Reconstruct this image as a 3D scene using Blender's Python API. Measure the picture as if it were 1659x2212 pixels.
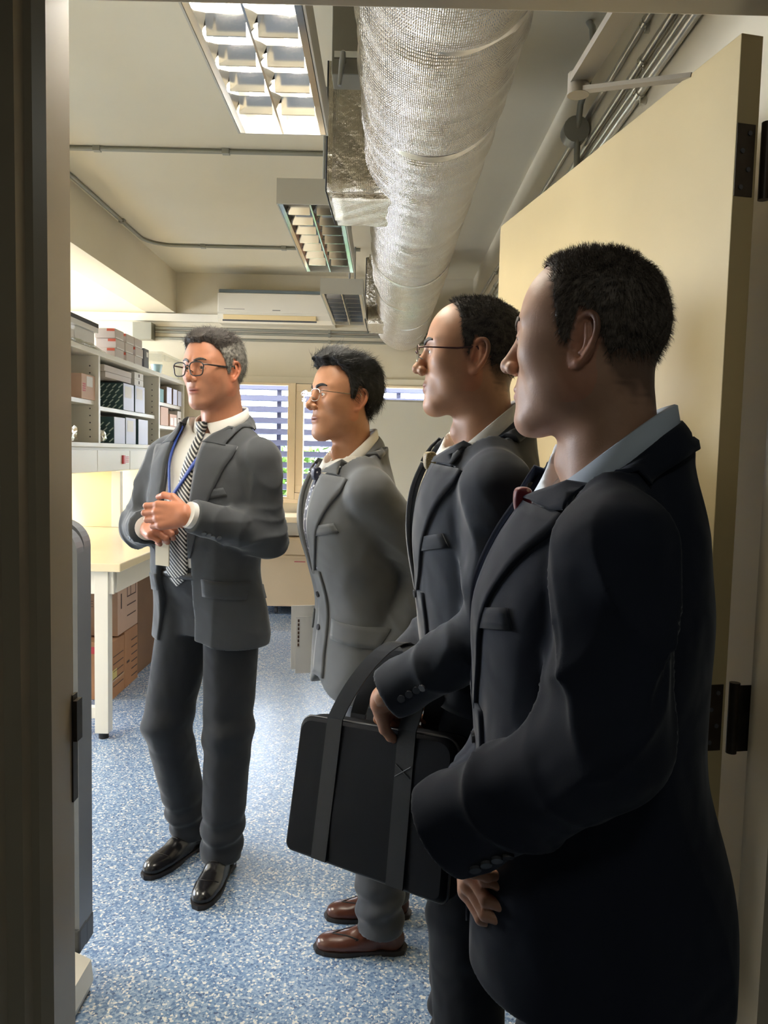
import bpy, bmesh, math, random
import numpy as np
from mathutils import Vector, Matrix
random.seed(7); np.random.seed(7)
EXPO, SKY, L_TUBE, L_FIX, L_BAY, L_CORR_FILL = 0.42, 18.0, 8.0, 11.0, 32.0, 3.0   # exposure, sky, tube glow, lamp watts by the door, in the left bay, added corridor fill
sc = bpy.context.scene
COL = sc.collection
for o in list(bpy.data.objects): bpy.data.objects.remove(o)

# ------------------------------------------------------------------ camera
PXW, PXH, FPX = 1659.0, 2212.0, 1661.0
CAMZ = 1.40
TILT, ROLL = math.radians(4.27), math.radians(1.35)
_f = np.array([0, math.cos(TILT), -math.sin(TILT)]); _u0 = np.array([0, math.sin(TILT), math.cos(TILT)]); _r0 = np.array([1., 0, 0])
_r = math.cos(ROLL)*_r0 + math.sin(ROLL)*_u0; _u = math.cos(ROLL)*_u0 - math.sin(ROLL)*_r0
CAM = np.array([0, 0, CAMZ])
cam = bpy.data.cameras.new('camera'); camo = bpy.data.objects.new('camera', cam); COL.objects.link(camo)
cam.sensor_fit = 'HORIZONTAL'; cam.sensor_width = 36.0; cam.lens = 36.0*FPX/PXW; cam.clip_start = 0.02
camo.matrix_world = Matrix(((_r[0], _u[0], -_f[0], 0), (_r[1], _u[1], -_f[1], 0), (_r[2], _u[2], -_f[2], CAMZ), (0, 0, 0, 1)))
sc.camera = camo
sc.view_settings.view_transform = 'Standard'; sc.view_settings.look = 'None'
sc.view_settings.gamma = 1.0; sc.view_settings.use_curve_mapping = False
sc.view_settings.exposure = EXPO

def ray(x, y): return _f + _r*((x-PXW/2)/FPX) + _u*((PXH/2-y)/FPX)
def at_z(x, y, z): d = ray(x, y); return CAM + d*((z-CAMZ)/d[2])      # the pixel's ray met with a height,
def at_y(x, y, Y): d = ray(x, y); return CAM + d*(Y/d[1])              # a depth
def at_x(x, y, X): d = ray(x, y); return CAM + d*(X/d[0])              # or a side plane

# ------------------------------------------------------------------ light
w = bpy.data.worlds.new('overcast'); sc.world = w; w.use_nodes = True
wn = w.node_tree.nodes; wl = w.node_tree.links
bg = wn['Background']; bg.inputs['Color'].default_value = (0.80, 0.88, 1.0, 1); bg.inputs['Strength'].default_value = SKY
def area(name, loc, rot, sx, sy, power, col, spread=180):
    l = bpy.data.lights.new(name, 'AREA'); l.shape = 'RECTANGLE'; l.size = sx; l.size_y = sy; l.energy = power; l.color = col
    l.spread = math.radians(spread)
    o = bpy.data.objects.new(name, l); COL.objects.link(o); o.location = loc; o.rotation_euler = rot; return o
R90 = math.pi/2
# ------------------------------------------------------------------ helpers
def link(o, parent=None):
    COL.objects.link(o)
    if parent is not None: o.parent = parent
    return o
def tag(o, label=None, cat=None, group=None, kind=None):
    if label: o['label'] = label
    if cat: o['category'] = cat
    if group: o['group'] = group
    if kind: o['kind'] = kind
    return o
def empty(name, loc=(0, 0, 0), rz=0, label=None, cat=None, group=None, kind=None):
    o = bpy.data.objects.new(name, None); o.location = loc; o.rotation_euler = (0, 0, rz); o.empty_display_size = .1
    link(o); return tag(o, label, cat, group, kind)
def mesh_np(name, V, F, smooth=True):
    V = np.asarray(V, np.float32); me = bpy.data.meshes.new(name)
    F = [np.asarray(f) for f in F] if not isinstance(F, np.ndarray) else F
    if isinstance(F, np.ndarray):
        n, k = F.shape; me.vertices.add(len(V)); me.vertices.foreach_set('co', V.ravel())
        me.loops.add(n*k); me.loops.foreach_set('vertex_index', F.astype(np.int32).ravel())
        me.polygons.add(n); me.polygons.foreach_set('loop_start', np.arange(0, n*k, k, dtype=np.int32))
        me.update(calc_edges=True)
    else:
        me.from_pydata([tuple(v) for v in V], [], [tuple(int(i) for i in f) for f in F])
    if smooth: me.polygons.foreach_set('use_smooth', np.ones(len(me.polygons), dtype=bool))
    me.validate(); me.update(); return me
def obj(name, me, mat=None, parent=None):
    o = bpy.data.objects.new(name, me)
    if mat is not None and len(me.materials) == 0: me.materials.append(mat)
    return link(o, parent)
class MB:
    """collects boxes, tubes, prisms and strips into ONE mesh"""
    def __init__(s): s.V = []; s.F = []; s.sm = []
    def add(s, V, F, smooth=False):
        b = len(s.V); s.V += [tuple(map(float, v)) for v in V]; s.F += [tuple(b+i for i in f) for f in F]; s.sm += [smooth]*len(F); return s
    def box(s, lo, hi, bev=0.0):
        (x0, y0, z0), (x1, y1, z1) = [[min(a, b) for a, b in zip(lo, hi)], [max(a, b) for a, b in zip(lo, hi)]]
        if bev <= 0:
            V = [(x0, y0, z0), (x1, y0, z0), (x1, y1, z0), (x0, y1, z0), (x0, y0, z1), (x1, y0, z1), (x1, y1, z1), (x0, y1, z1)]
            F = [(3, 2, 1, 0), (4, 5, 6, 7), (0, 1, 5, 4), (1, 2, 6, 5), (2, 3, 7, 6), (3, 0, 4, 7)]
            return s.add(V, F)
        bm = bmesh.new(); bmesh.ops.create_cube(bm, size=1)
        for v in bm.verts: v.co = ((x0+x1)/2+v.co.x*(x1-x0), (y0+y1)/2+v.co.y*(y1-y0), (z0+z1)/2+v.co.z*(z1-z0))
        bmesh.ops.bevel(bm, geom=bm.edges[:], offset=bev, segments=2, affect='EDGES', profile=.5)
        bm.verts.index_update(); s.add([v.co[:] for v in bm.verts], [[v.index for v in f.verts] for f in bm.faces]); bm.free(); return s
    def tube(s, path, r, n=10, caps=True, smooth=True):
        P = [np.array(p, float) for p in path]; k = len(P); rs = r if hasattr(r, '__len__') else [r]*k
        V = []; up = None
        for i in range(k):
            t = P[min(i+1, k-1)]-P[max(i-1, 0)]; t /= np.linalg.norm(t)+1e-12
            if up is None:
                up = np.array([0, 0, 1.]) if abs(t[2]) < .9 else np.array([1., 0, 0])
            up = up - t*(up@t); up /= np.linalg.norm(up)+1e-12; b = np.cross(t, up)
            for j in range(n):
                a = 2*math.pi*j/n; V.append(P[i]+rs[i]*(math.cos(a)*up+math.sin(a)*b))
        F = [(i*n+j, i*n+(j+1) % n, (i+1)*n+(j+1) % n, (i+1)*n+j) for i in range(k-1) for j in range(n)]
        s.add(V, F, smooth)
        if caps: s.add(V[:n], [tuple(range(n))[::-1]]); s.add(V[-n:], [tuple(range(n))])
        return s
    def prism(s, pts, axis, a, b):
        """polygon pts (2-D) extruded from a to b along axis 0/1/2"""
        def mk(p, c):
            q = [0, 0, 0]; o_ = [i for i in range(3) if i != axis]; q[o_[0]] = p[0]; q[o_[1]] = p[1]; q[axis] = c; return q
        n = len(pts); V = [mk(p, a) for p in pts]+[mk(p, b) for p in pts]
        F = [tuple(range(n)), tuple(range(2*n-1, n-1, -1))]+[(i, i+n, (i+1) % n+n, (i+1) % n) for i in range(n)]
        return s.add(V, F)
    def strip(s, A, B, th, nrm=None, smooth=True):
        """thick ribbon between two polylines"""
        A = np.array(A, float); B = np.array(B, float); k = len(A)
        T = np.gradient((A+B)/2, axis=0); N = np.cross(T, B-A) if nrm is None else np.tile(np.array(nrm, float), (k, 1))
        N /= np.linalg.norm(N, axis=1)[:, None]+1e-12; N = N*th/2
        V = np.concatenate([A+N, B+N, B-N, A-N]); F = []
        for i in range(k-1):
            for a, b in ((0, 1), (1, 2), (2, 3), (3, 0)): F.append((a*k+i, b*k+i, b*k+i+1, a*k+i+1))
        F += [(0, 3*k, 2*k, k), (k-1, 2*k-1, 3*k-1, 4*k-1)]
        return s.add(V, F, smooth)
    def build(s, name, mat, parent=None):
        me = bpy.data.meshes.new(name); me.from_pydata(s.V, [], s.F); me.update()
        me.polygons.foreach_set('use_smooth', np.array(s.sm, dtype=bool))
        bm = bmesh.new(); bm.from_mesh(me); bmesh.ops.recalc_face_normals(bm, faces=bm.faces); bm.to_mesh(me); bm.free()
        return obj(name, me, mat, parent)
def Box(name, lo, hi, mat, parent=None, bev=0.0): return MB().box(lo, hi, bev).build(name, mat, parent)
def Tube(name, path, r, mat, parent=None, n=10): return MB().tube(path, r, n).build(name, mat, parent)
def struct(o): o['kind'] = 'structure'; return o
def setloc(o, loc):
    """move a one-mesh thing's origin to loc without moving the shape"""
    o.data.transform(Matrix.Translation(-Vector(loc))); o.location = loc; return o
def s2l(c): c /= 255.0; return c/12.92 if c <= .04045 else ((c+.055)/1.055)**2.4
def rgb(r, g, b): return (s2l(r), s2l(g), s2l(b), 1.0)

# ------------------------------------------------------------------ materials
MATS = {}
def mat(name, col=None, rough=.6, metal=0.0, spec=.5, noise=None, bump=None, emit=None, trans=0, alpha=1, vcol=None, sheen=0, ior=1.5):
    """noise=(scale, amount, detail) varies the colour; bump=(scale, strength, distance)"""
    if name in MATS: return MATS[name]
    m = bpy.data.materials.new(name); m.use_nodes = True; nt = m.node_tree; N = nt.nodes; L = nt.links; b = N['Principled BSDF']
    b.inputs['Roughness'].default_value = rough; b.inputs['Metallic'].default_value = metal
    b.inputs['Specular IOR Level'].default_value = spec; b.inputs['IOR'].default_value = ior
    tc = N.new('ShaderNodeTexCoord')
    if col: b.inputs['Base Color'].default_value = col
    src = None
    if vcol:
        a = N.new('ShaderNodeAttribute'); a.attribute_name = vcol; src = a.outputs['Color']
        L.new(src, b.inputs['Base Color'])
    if noise:
        n = N.new('ShaderNodeTexNoise'); n.inputs['Scale'].default_value = noise[0]; n.inputs['Detail'].default_value = noise[2] if len(noise) > 2 else 4
        L.new(tc.outputs['Object'], n.inputs['Vector'])
        mr = N.new('ShaderNodeMapRange'); mr.inputs[1].default_value = .3; mr.inputs[2].default_value = .7
        mr.inputs[3].default_value = 1-noise[1]; mr.inputs[4].default_value = 1+noise[1]*.6; L.new(n.outputs['Fac'], mr.inputs[0])
        mx = N.new('ShaderNodeMix'); mx.data_type = 'RGBA'; mx.blend_type = 'MULTIPLY'; mx.inputs[0].default_value = 1
        if src is not None: L.new(src, mx.inputs[6])
        else: mx.inputs[6].default_value = col
        L.new(mr.outputs[0], mx.inputs[7]); L.new(mx.outputs[2], b.inputs['Base Color'])
    if bump:
        n2 = N.new('ShaderNodeTexNoise'); n2.inputs['Scale'].default_value = bump[0]; n2.inputs['Detail'].default_value = 3
        L.new(tc.outputs['Object'], n2.inputs['Vector']); bp = N.new('ShaderNodeBump'); bp.inputs['Strength'].default_value = bump[1]
        bp.inputs['Distance'].default_value = bump[2] if len(bump) > 2 else .01
        L.new(n2.outputs['Fac'], bp.inputs['Height']); L.new(bp.outputs['Normal'], b.inputs['Normal'])
    if emit: b.inputs['Emission Color'].default_value = emit[0]; b.inputs['Emission Strength'].default_value = emit[1]
    if trans: b.inputs['Transmission Weight'].default_value = trans
    if alpha < 1: b.inputs['Alpha'].default_value = alpha
    if sheen: b.inputs['Sheen Weight'].default_value = sheen; b.inputs['Sheen Roughness'].default_value = .4
    MATS[name] = m; return m
def nodes(m): return m.node_tree.nodes, m.node_tree.links, m.node_tree.nodes['Principled BSDF']

M_WALL = mat('cream_paint', rgb(214, 203, 178), .75, noise=(1.5, .04), bump=(60, .06, .002))
M_CEIL = mat('ceiling_paint', rgb(212, 203, 180), .8, noise=(1.2, .04))
M_FRAME = mat('door_frame_paint', rgb(166, 152, 126), .32, noise=(3, .06), bump=(40, .05, .001))
M_DOOR = mat('door_paint', rgb(194, 174, 128), .42, noise=(2.2, .10, 6), bump=(6, .04, .004))
M_WHITE = mat('white_laminate', rgb(226, 222, 212), .4)
M_CREAMLAM = mat('cream_laminate', rgb(226, 208, 168), .35)
M_GREY = mat('grey_steel', rgb(150, 150, 146), .4, .7)
M_DKGREY = mat('dark_grey', rgb(72, 74, 78), .5)
M_PLGREY = mat('grey_plastic', rgb(120, 124, 132), .42)
M_HINGE = mat('bronze_hinge', rgb(70, 62, 54), .42, .8, noise=(30, .25))
M_CHROME = mat('chrome', rgb(205, 205, 200), .18, 1.0)
M_CONDUIT = mat('galvanised', rgb(190, 188, 180), .28, .9, noise=(20, .1))
M_CONDGREY = mat('painted_conduit', rgb(142, 140, 128), .45, .3)
M_BLACK = mat('black_rubber', rgb(22, 22, 24), .6)
M_WOOD = mat('window_frame_paint', rgb(236, 214, 180), .45)
M_LOUVER = mat('louver_blue_grey', rgb(78, 82, 112), .6)
M_GLASS = mat('window_glass', rgb(255, 255, 255), .02, trans=1.0, alpha=.10, ior=1.02)
M_MIRROR = mat('polished_louver', rgb(232, 230, 226), .10, 1.0)
M_TUBE = mat('lit_tube', rgb(255, 255, 255), .4, emit=((1, .96, .88, 1), L_TUBE))
M_TUBEOFF = mat('unlit_tube', rgb(236, 236, 232), .3)
M_FIX = mat('fixture_enamel', rgb(176, 172, 160), .45)

# speckled blue vinyl
M_FLOOR = mat('blue_speckled_vinyl', rgb(120, 150, 190), .27)
N, L, b = nodes(M_FLOOR); tc = N.new('ShaderNodeTexCoord')
vo = N.new('ShaderNodeTexVoronoi'); vo.inputs['Scale'].default_value = 165; L.new(tc.outputs['Object'], vo.inputs['Vector'])
wn1 = N.new('ShaderNodeSeparateColor'); L.new(vo.outputs['Color'], wn1.inputs[0])
cr = N.new('ShaderNodeValToRGB'); cr.color_ramp.interpolation = 'CONSTANT'
e = cr.color_ramp.elements; e[0].position = 0; e[0].color = rgb(100, 126, 162); e[1].position = .22; e[1].color = rgb(122, 148, 182)
for p, c in ((.46, rgb(142, 164, 192)), (.66, rgb(166, 182, 202)), (.84, rgb(222, 222, 218)), (.965, rgb(84, 104, 136))):
    q = e.new(p); q.color = c
L.new(wn1.outputs[0], cr.inputs[0])
v2 = N.new('ShaderNodeTexNoise'); v2.inputs['Scale'].default_value = 2; L.new(tc.outputs['Object'], v2.inputs['Vector'])
mx = N.new('ShaderNodeMix'); mx.data_type = 'RGBA'; mx.inputs[0].default_value = .12; mx.blend_type = 'OVERLAY'
L.new(cr.outputs[0], mx.inputs[6]); L.new(v2.outputs['Fac'], mx.inputs[7]); L.new(mx.outputs[2], b.inputs['Base Color'])

# foil insulation with scrim lines and wrinkles
def foil(name, col, rough, sx=60, circ=True):
    m = mat(name, col, rough, 1.0); N, L, b = nodes(m); tc = N.new('ShaderNodeTexCoord')
    mp = N.new('ShaderNodeMapping'); L.new(tc.outputs['Object'], mp.inputs[0]); mp.inputs['Scale'].default_value = (1, .35, 1)
    a = N.new('ShaderNodeTexNoise'); a.inputs['Scale'].default_value = 22; a.inputs['Detail'].default_value = 5; a.inputs['Distortion'].default_value = .6
    L.new(tc.outputs['Object'], a.inputs['Vector'])
    wv = N.new('ShaderNodeTexWave'); wv.bands_direction = 'Y'; wv.inputs['Scale'].default_value = 26; wv.inputs['Distortion'].default_value = 2.5; wv.inputs['Detail'].default_value = 3
    wv.inputs['Detail Scale'].default_value = 2.0
    L.new(tc.outputs['Object'], wv.inputs['Vector'])
    wx = N.new('ShaderNodeTexWave'); wx.bands_direction = 'X'; wx.inputs['Scale'].default_value = sx; wx.inputs['Distortion'].default_value = .8
    L.new(tc.outputs['Object'], wx.inputs['Vector'])
    ad = N.new('ShaderNodeMath'); ad.operation = 'MULTIPLY_ADD'; ad.inputs[1].default_value = .55; L.new(wv.outputs['Fac'], ad.inputs[0]); L.new(a.outputs['Fac'], ad.inputs[2])
    ad2 = N.new('ShaderNodeMath'); ad2.operation = 'MULTIPLY_ADD'; ad2.inputs[1].default_value = .18; L.new(wx.outputs['Fac'], ad2.inputs[0]); L.new(ad.outputs[0], ad2.inputs[2])
    bp = N.new('ShaderNodeBump'); bp.inputs['Strength'].default_value = .75; bp.inputs['Distance'].default_value = .016
    L.new(ad2.outputs[0], bp.inputs['Height']); L.new(bp.outputs['Normal'], b.inputs['Normal']); return m
M_FOIL = foil('foil_wrap', rgb(206, 200, 192), .22)
M_FOIL2 = foil('foil_wrap_branch', rgb(206, 198, 180), .24, 90)

# cloth: fine weave relief plus a soft sheen
def cloth(name, col, rough=.85, amt=.07, sheen=.25, scale=900, stripes=None, spec=.25):
    m = mat(name, col, rough, spec=spec, noise=(7, amt, 5), sheen=sheen)
    N, L, b = nodes(m); tc = N.new('ShaderNodeTexCoord'); n = N.new('ShaderNodeTexNoise'); n.inputs['Scale'].default_value = scale
    L.new(tc.outputs['Object'], n.inputs['Vector']); bp = N.new('ShaderNodeBump'); bp.inputs['Strength'].default_value = .12; bp.inputs['Distance'].default_value = .0015
    L.new(n.outputs['Fac'], bp.inputs['Height'])
    n3 = N.new('ShaderNodeTexNoise'); n3.inputs['Scale'].default_value = 13; n3.inputs['Detail'].default_value = 1.0; n3.inputs['Distortion'].default_value = .35; L.new(tc.outputs['Object'], n3.inputs['Vector'])
    b3 = N.new('ShaderNodeBump'); b3.inputs['Strength'].default_value = .40; b3.inputs['Distance'].default_value = .02; L.new(n3.outputs['Fac'], b3.inputs['Height']); L.new(bp.outputs['Normal'], b3.inputs['Normal'])
    L.new(b3.outputs['Normal'], b.inputs['Normal']); return m
# ------------------------------------------------------------------ the room shell
YB, XR, XL, ZC = 7.10, 0.76, -5.5, 3.0        # back wall, right wall, far left wall, ceiling
YD0, YD1 = 1.14, 1.27                          # doorway wall, corridor face and room face
struct(Box('floor', (XL, -2.2, -.05), (2.2, YB+.15, 0), M_FLOOR))
struct(Box('ceiling', (XL-.1, YD0, ZC), (XR+.1, YB+.15, ZC+.08), M_CEIL))
wb = empty('wall_back'); wb['kind'] = 'structure'
WX0, WX1, WZ0, WZ1 = -1.62, .62, .97, 2.03
for lo, hi in (((XL, YB, 0), (-4.6, YB+.15, ZC)), ((-2.9, YB, 0), (WX0, YB+.15, ZC)), ((WX1, YB, 0), (XR+.1, YB+.15, ZC)), ((WX0, YB, 0), (WX1, YB+.15, WZ0)),
               ((WX0, YB, WZ1), (WX1, YB+.15, ZC)), ((-4.6, YB, 0), (-2.9, YB+.15, 1.0)), ((-4.6, YB, 2.3), (-2.9, YB+.15, ZC))):
    Box('wall_section', lo, hi, M_WALL, wb)
struct(Box('wall_right', (XR, YD1, 0), (XR+.1, YB, ZC), M_WALL))
wlf = empty('wall_left'); wlf['kind'] = 'structure'
for lo, hi in (((XL-.1, YD0, 0), (XL, 2.6, ZC)), ((XL-.1, 6.6, 0), (XL, YB+.15, ZC)), ((XL-.1, 2.6, 0), (XL, 6.6, .9)), ((XL-.1, 2.6, 2.6), (XL, 6.6, ZC))):
    Box('wall_section', lo, hi, M_WALL, wlf)
wf = empty('wall_front'); wf['kind'] = 'structure'
ZH = 2.105
for lo, hi in (((XL, YD0, 0), (-.64, YD1, ZC)), ((.70, YD0, 0), (2.2, YD1, ZC)), ((-.64, YD0, ZH+.06), (.70, YD1, ZC))):
    Box('wall_section', lo, hi, M_WALL, wf)
# corridor the camera stands in
M_CORR = mat('corridor_paint', rgb(150, 146, 136), .8)
struct(Box('wall_corridor_left', (-1.3, -2.2, 0), (-1.2, YD0, 2.6), M_CORR))
struct(Box('wall_corridor_right', (1.5, -2.2, 0), (1.6, YD0, 2.6), M_CORR))
struct(Box('wall_corridor_end', (-1.3, -2.3, 0), (1.6, -2.2, 2.6), M_CORR))
struct(Box('ceiling_corridor', (-1.3, -2.3, 2.6), (1.6, YD0, 2.68), M_CORR))
cl = empty('corridor_fill', (.1, -.6, 2.595), 0, 'added dim square fill light in the corridor, out of view', 'ceiling light')  # added unseen lamp that lifts the dark jambs from the camera side
Box('housing', (-.2, -.2, -.03), (.2, .2, .005), M_WHITE, cl, .004)
area('corridor_fill_lamp', (.1, -.6, 2.56), (0, 0, 0), .35, .35, L_CORR_FILL, (.95, 1.0, .92))
bm_ = empty('ceiling_beam'); bm_['kind'] = 'structure'
Box('beam_casing', (-2.20, YD1, 2.635), (-1.93, YB, ZC), M_WALL, bm_)
struct(Box('baseboard_right', (XR-.012, YD1+.02, 0), (XR, YB, .09), M_DKGREY))
struct(Box('baseboard_back', (-2.9, YB-.012, 0), (XR-.012, YB, .09), M_DKGREY))

# door frame: stepped steel profile
fr = empty('trim_1'); fr['kind'] = 'structure'
JL, JR = at_y(155, 1000, YD1)[0], .625
prof = [(0, YD1), (0, 1.185), (-.018, 1.178), (-.030, 1.178), (-.036, 1.160), (-.062, 1.158), (-.068, 1.142), (-.098, 1.140), (-.105, 1.126), (-.130, 1.126), (-.130, YD1+.012), (-.006, YD1+.012)]
MB().prism([(JL+a, c) for a, c in prof], 2, 0, ZH+.13).build('jamb', M_FRAME, fr)
MB().prism([(JR-a, c) for a, c in prof][::-1], 2, 0, ZH+.13).build('jamb', M_FRAME, fr)
m = MB(); m.prism([(c, ZH-a) for a, c in prof], 0, JL-.12, JR+.12); m.build('head', M_FRAME, fr)
sp = Box('strike_plate', (JL-.002, 1.262, .80), (JL+.0025, 1.2815, .985), M_HINGE, fr)
Box('latch_lip', (JL+.0005, 1.2625, .905), (JL+.009, 1.285, .975), M_HINGE, fr)

# the open door, its hinges and its closer
HX, HY = .553, 1.282; dv = np.array([.327-.553, 2.346-1.282]); dl = np.linalg.norm(dv); dv /= dl
dang = math.atan2(dv[1], dv[0])
door = empty('door_1', (HX, HY, 0), dang); door['kind'] = 'structure'
Box('leaf', (0, -.040, .012), (1.09, 0, 2.085), M_DOOR, door, .0015)
for z0, z1 in ((at_y(1620, 425, 1.285)[2], at_y(1620, 268, 1.285)[2]), (at_y(1580, 1622, 1.285)[2], at_y(1580, 1480, 1.285)[2])):
    h = Box('hinge', (-.0015, -.034, z0), (.0015, -.001, z1), M_HINGE, door)
    MB().tube([(-.006, -.052, z0-.004), (-.006, -.052, z1+.004)], .009, 12).build('hinge_knuckle', M_HINGE, h)
    Box('hinge_leaf', (-.012, -.098, z0), (-.0095, -.052, z1), M_HINGE, h)
    for k in range(4): MB().tube([(-.003, -.012-.012*(k % 2), z0+(z1-z0)*(k+.5)/4), (-.0005, -.012-.012*(k % 2), z0+(z1-z0)*(k+.5)/4)], .004, 8).build('screw', M_DKGREY, h)
Tube('lever_handle', [(1.02, .005, 1.02), (1.02, .05, 1.02), (1.0, .06, 1.02), (.90, .06, 1.02)], .011, M_CHROME, door)
Box('lock_plate', (1.0, .0005, .93), (1.045, .007, 1.11), M_CHROME, door, .002)
pj = at_y(1250, 175, 1.62); pd = at_y(1500, 150, 1.42); pt = at_y(1385, -40, 1.30)
pf = HX+dv[0]*.42, HY+dv[1]*.42
dc = empty('door_closer', (pj[0], pj[1], pj[2]), 0, 'grey jointed closer arm bent above the open cream door', 'door closer')
def rel(p): return tuple(np.array(p, float)-pj)
M_CLOSER = mat('closer_grey', rgb(150, 142, 128), .45, .4)
def barb(a, b2, wd, th):
    a = np.array(rel(a)); b2 = np.array(rel(b2)); t = b2-a; t /= np.linalg.norm(t); s = np.cross(t, (0, 0, 1.)); s /= np.linalg.norm(s)
    return MB().strip([a-s*wd/2, b2-s*wd/2], [a+s*wd/2, b2+s*wd/2], th, None, False)
barb(pt, pj, .040, .016).build('main_arm', M_CLOSER, dc)
barb(np.array(pj)+(0, 0, -.018), np.array(pd)+(0, 0, -.012), .022, .008).build('forearm', M_CLOSER, dc)
MB().tube([rel(pj+np.array((0, 0, -.028))), rel(pj+np.array((0, 0, .014)))], .022, 16).build('pivot', M_CLOSER, dc)

# ------------------------------------------------------------------ windows in the back wall
GY = YB+.03
def window(n, x0, x1, z0, z1, fw):
    wdw = empty('window_%d' % n, ((x0+x1)/2, GY, z0)); wdw['kind'] = 'structure'; c = np.array(wdw.location)
    def B(nm, lo, hi, mt, bev=.003): return Box(nm, np.array(lo)-c, np.array(hi)-c, mt, wdw, bev)
    B('frame_rail', (x0, GY-.05, z0), (x1, GY+.03, z0+fw), M_WOOD); B('frame_rail', (x0, GY-.05, z1-fw), (x1, GY+.03, z1), M_WOOD)
    B('frame_stile', (x0, GY-.05, z0+fw), (x0+fw, GY+.03, z1-fw), M_WOOD); B('frame_stile', (x1-fw, GY-.05, z0+fw), (x1, GY+.03, z1-fw), M_WOOD)
    B('pane', (x0+fw, GY-.004, z0+fw), (x1-fw, GY, z1-fw), M_GLASS, 0)
xa = at_y(628, 900, GY)[0]; xb = at_y(640, 900, GY)[0]
window(1, WX0, xa, WZ0, WZ1, .022); 
struct(Box('trim_2', (xa, GY-.06, WZ0), (xb-.002, GY+.03, WZ1), M_WOOD, None, .002))
xc = xb+.68
window(2, xb, xc, WZ0+.06, WZ1-.005, .07); window(3, xc+.004, WX1, WZ0, WZ1, .022)
struct(Box('trim_3', (xb, GY-.06, WZ0), (xc, GY+.03, WZ0+.058), M_WOOD, None, .002))
struct(Box('trim_4', (WX0-.06, YB-.035, WZ0-.035), (WX1+.06, YB+.01, WZ0), M_WOOD, None, .003))
struct(Box('trim_5', (WX0-.02, YB-.012, WZ1), (WX1+.02, YB, WZ1+.06), M_WALL, None, .002))
for n, (a_, b_) in enumerate(((-4.6, -3.75), (-3.75, -2.9))): window(4+n, a_, b_, 1.0, 2.3, .05)
# window in the far left wall
wd = empty('window_6', (XL-.05, 4.6, .9)); wd['kind'] = 'structure'
for k in range(5): Box('frame_stile', (-.03, -2+k*1.0-.03, 0), (.03, -2+k*1.0+.03, 1.7), M_WOOD, wd)
Box('frame_rail', (-.03, -2, 0), (.03, 2, .05), M_WOOD, wd); Box('frame_rail', (-.03, -2, 1.65), (.03, 2, 1.7), M_WOOD, wd)
for k in range(4): Box('pane', (-.004, -1.97+k, .05), (0, -1.03+k, 1.65), M_GLASS, wd)
def portal(loc, rot, sx, sy):
    l = bpy.data.lights.new('window_portal', 'AREA'); l.shape = 'RECTANGLE'; l.size = sx; l.size_y = sy; l.cycles.is_portal = True
    o = bpy.data.objects.new('window_portal', l); COL.objects.link(o); o.location = loc; o.rotation_euler = rot
portal(((WX0+WX1)/2, YB+.12, (WZ0+WZ1)/2), (-R90, 0, 0), WX1-WX0, WZ1-WZ0)
portal((-3.75, YB+.12, 1.65), (-R90, 0, 0), 1.7, 1.3)
portal((XL-.12, 4.6, 1.75), (0, -R90, 0), 1.7, 4.0)

# ------------------------------------------------------------------ outside: louvred sun screen, ground and trees
LY = YB+.48
lv = empty('sun_screen', (-.5, LY, 0), 0, 'blue-grey horizontal slat sun screen outside the back window', 'sun screen')
sl = MB().box((-1.7, -.02, -.026), (1.7, .02, .026)); sl0 = None
zz = at_y(560, 860, LY)[2]; dz = at_y(560, 860, LY)[2]-at_y(560, 884, LY)[2]
for k in range(-2, 12):
    if sl0 is None: sl0 = sl.build('slat', M_LOUVER, lv); o = sl0
    else: o = sl0.copy(); link(o); o.parent = lv
    o.location = (0, 0, zz-k*dz); o.rotation_euler = (math.radians(-12), 0, 0)
for px in (602, 860):
    p = at_y(px, 900, LY)[0]+.5; Box('slat_post', (p-.022, .02, -1.1), (p+.022, .06, 2.5), M_LOUVER, lv)
struct(Box('exterior_ground', (-14, YB+.15, -1.2), (14, 26, -1.1), mat('ground_paving', rgb(170, 170, 160), .9)))
def leaf_mass(name, c, rad, n, cols, seed, label):
    t = empty(name, (c[0], c[1], -1.1), 0, label, 'tree', 'trees outside the window'); rs = np.random.RandomState(seed)
    Tube('trunk', [(0, 0, 0), (.06, .03, c[2]*.5+.5), (0, 0, c[2]+1.1)], [.11, .09, .05], mat('bark', rgb(92, 78, 60), .9), t)
    P = rs.normal(size=(n, 3)); P /= np.linalg.norm(P, axis=1)[:, None]; P *= (rs.rand(n, 1)**.4)*np.array(rad); P[:, 2] += c[2]+1.1
    U = rs.normal(size=(n, 3)); U /= np.linalg.norm(U, axis=1)[:, None]; W_ = np.cross(U, rs.normal(size=(n, 3))); W_ /= np.linalg.norm(W_, axis=1)[:, None]
    s = .05+.05*rs.rand(n, 1); V = np.stack([P-U*s, P+W_*s*.42, P+U*s, P-W_*s*.42], 1).reshape(-1, 3)
    o = obj('leaves', mesh_np('leaves', V, np.arange(4*n).reshape(n, 4), False), cols, t); o['kind'] = 'stuff'
M_LEAF = mat('leaf_green', rgb(78, 112, 34), .6, noise=(4, .4)); M_LEAF2 = mat('leaf_yellow_green', rgb(104, 132, 40), .6, noise=(4, .4))
leaf_mass('garden_tree', (-1.05, 10.0, .60), (1.25, .7, .95), 4200, M_LEAF, 1, 'low green garden tree seen through the casement window')
leaf_mass('garden_tree', (.75, 12.2, 1.25), (1.3, .7, 1.0), 2600, M_LEAF2, 2, 'yellow-green garden tree seen above the white board')
leaf_mass('garden_tree', (-3.6, 11.8, .2), (1.2, .7, .95), 1800, M_LEAF, 3, 'far green garden tree behind the left window')

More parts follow.
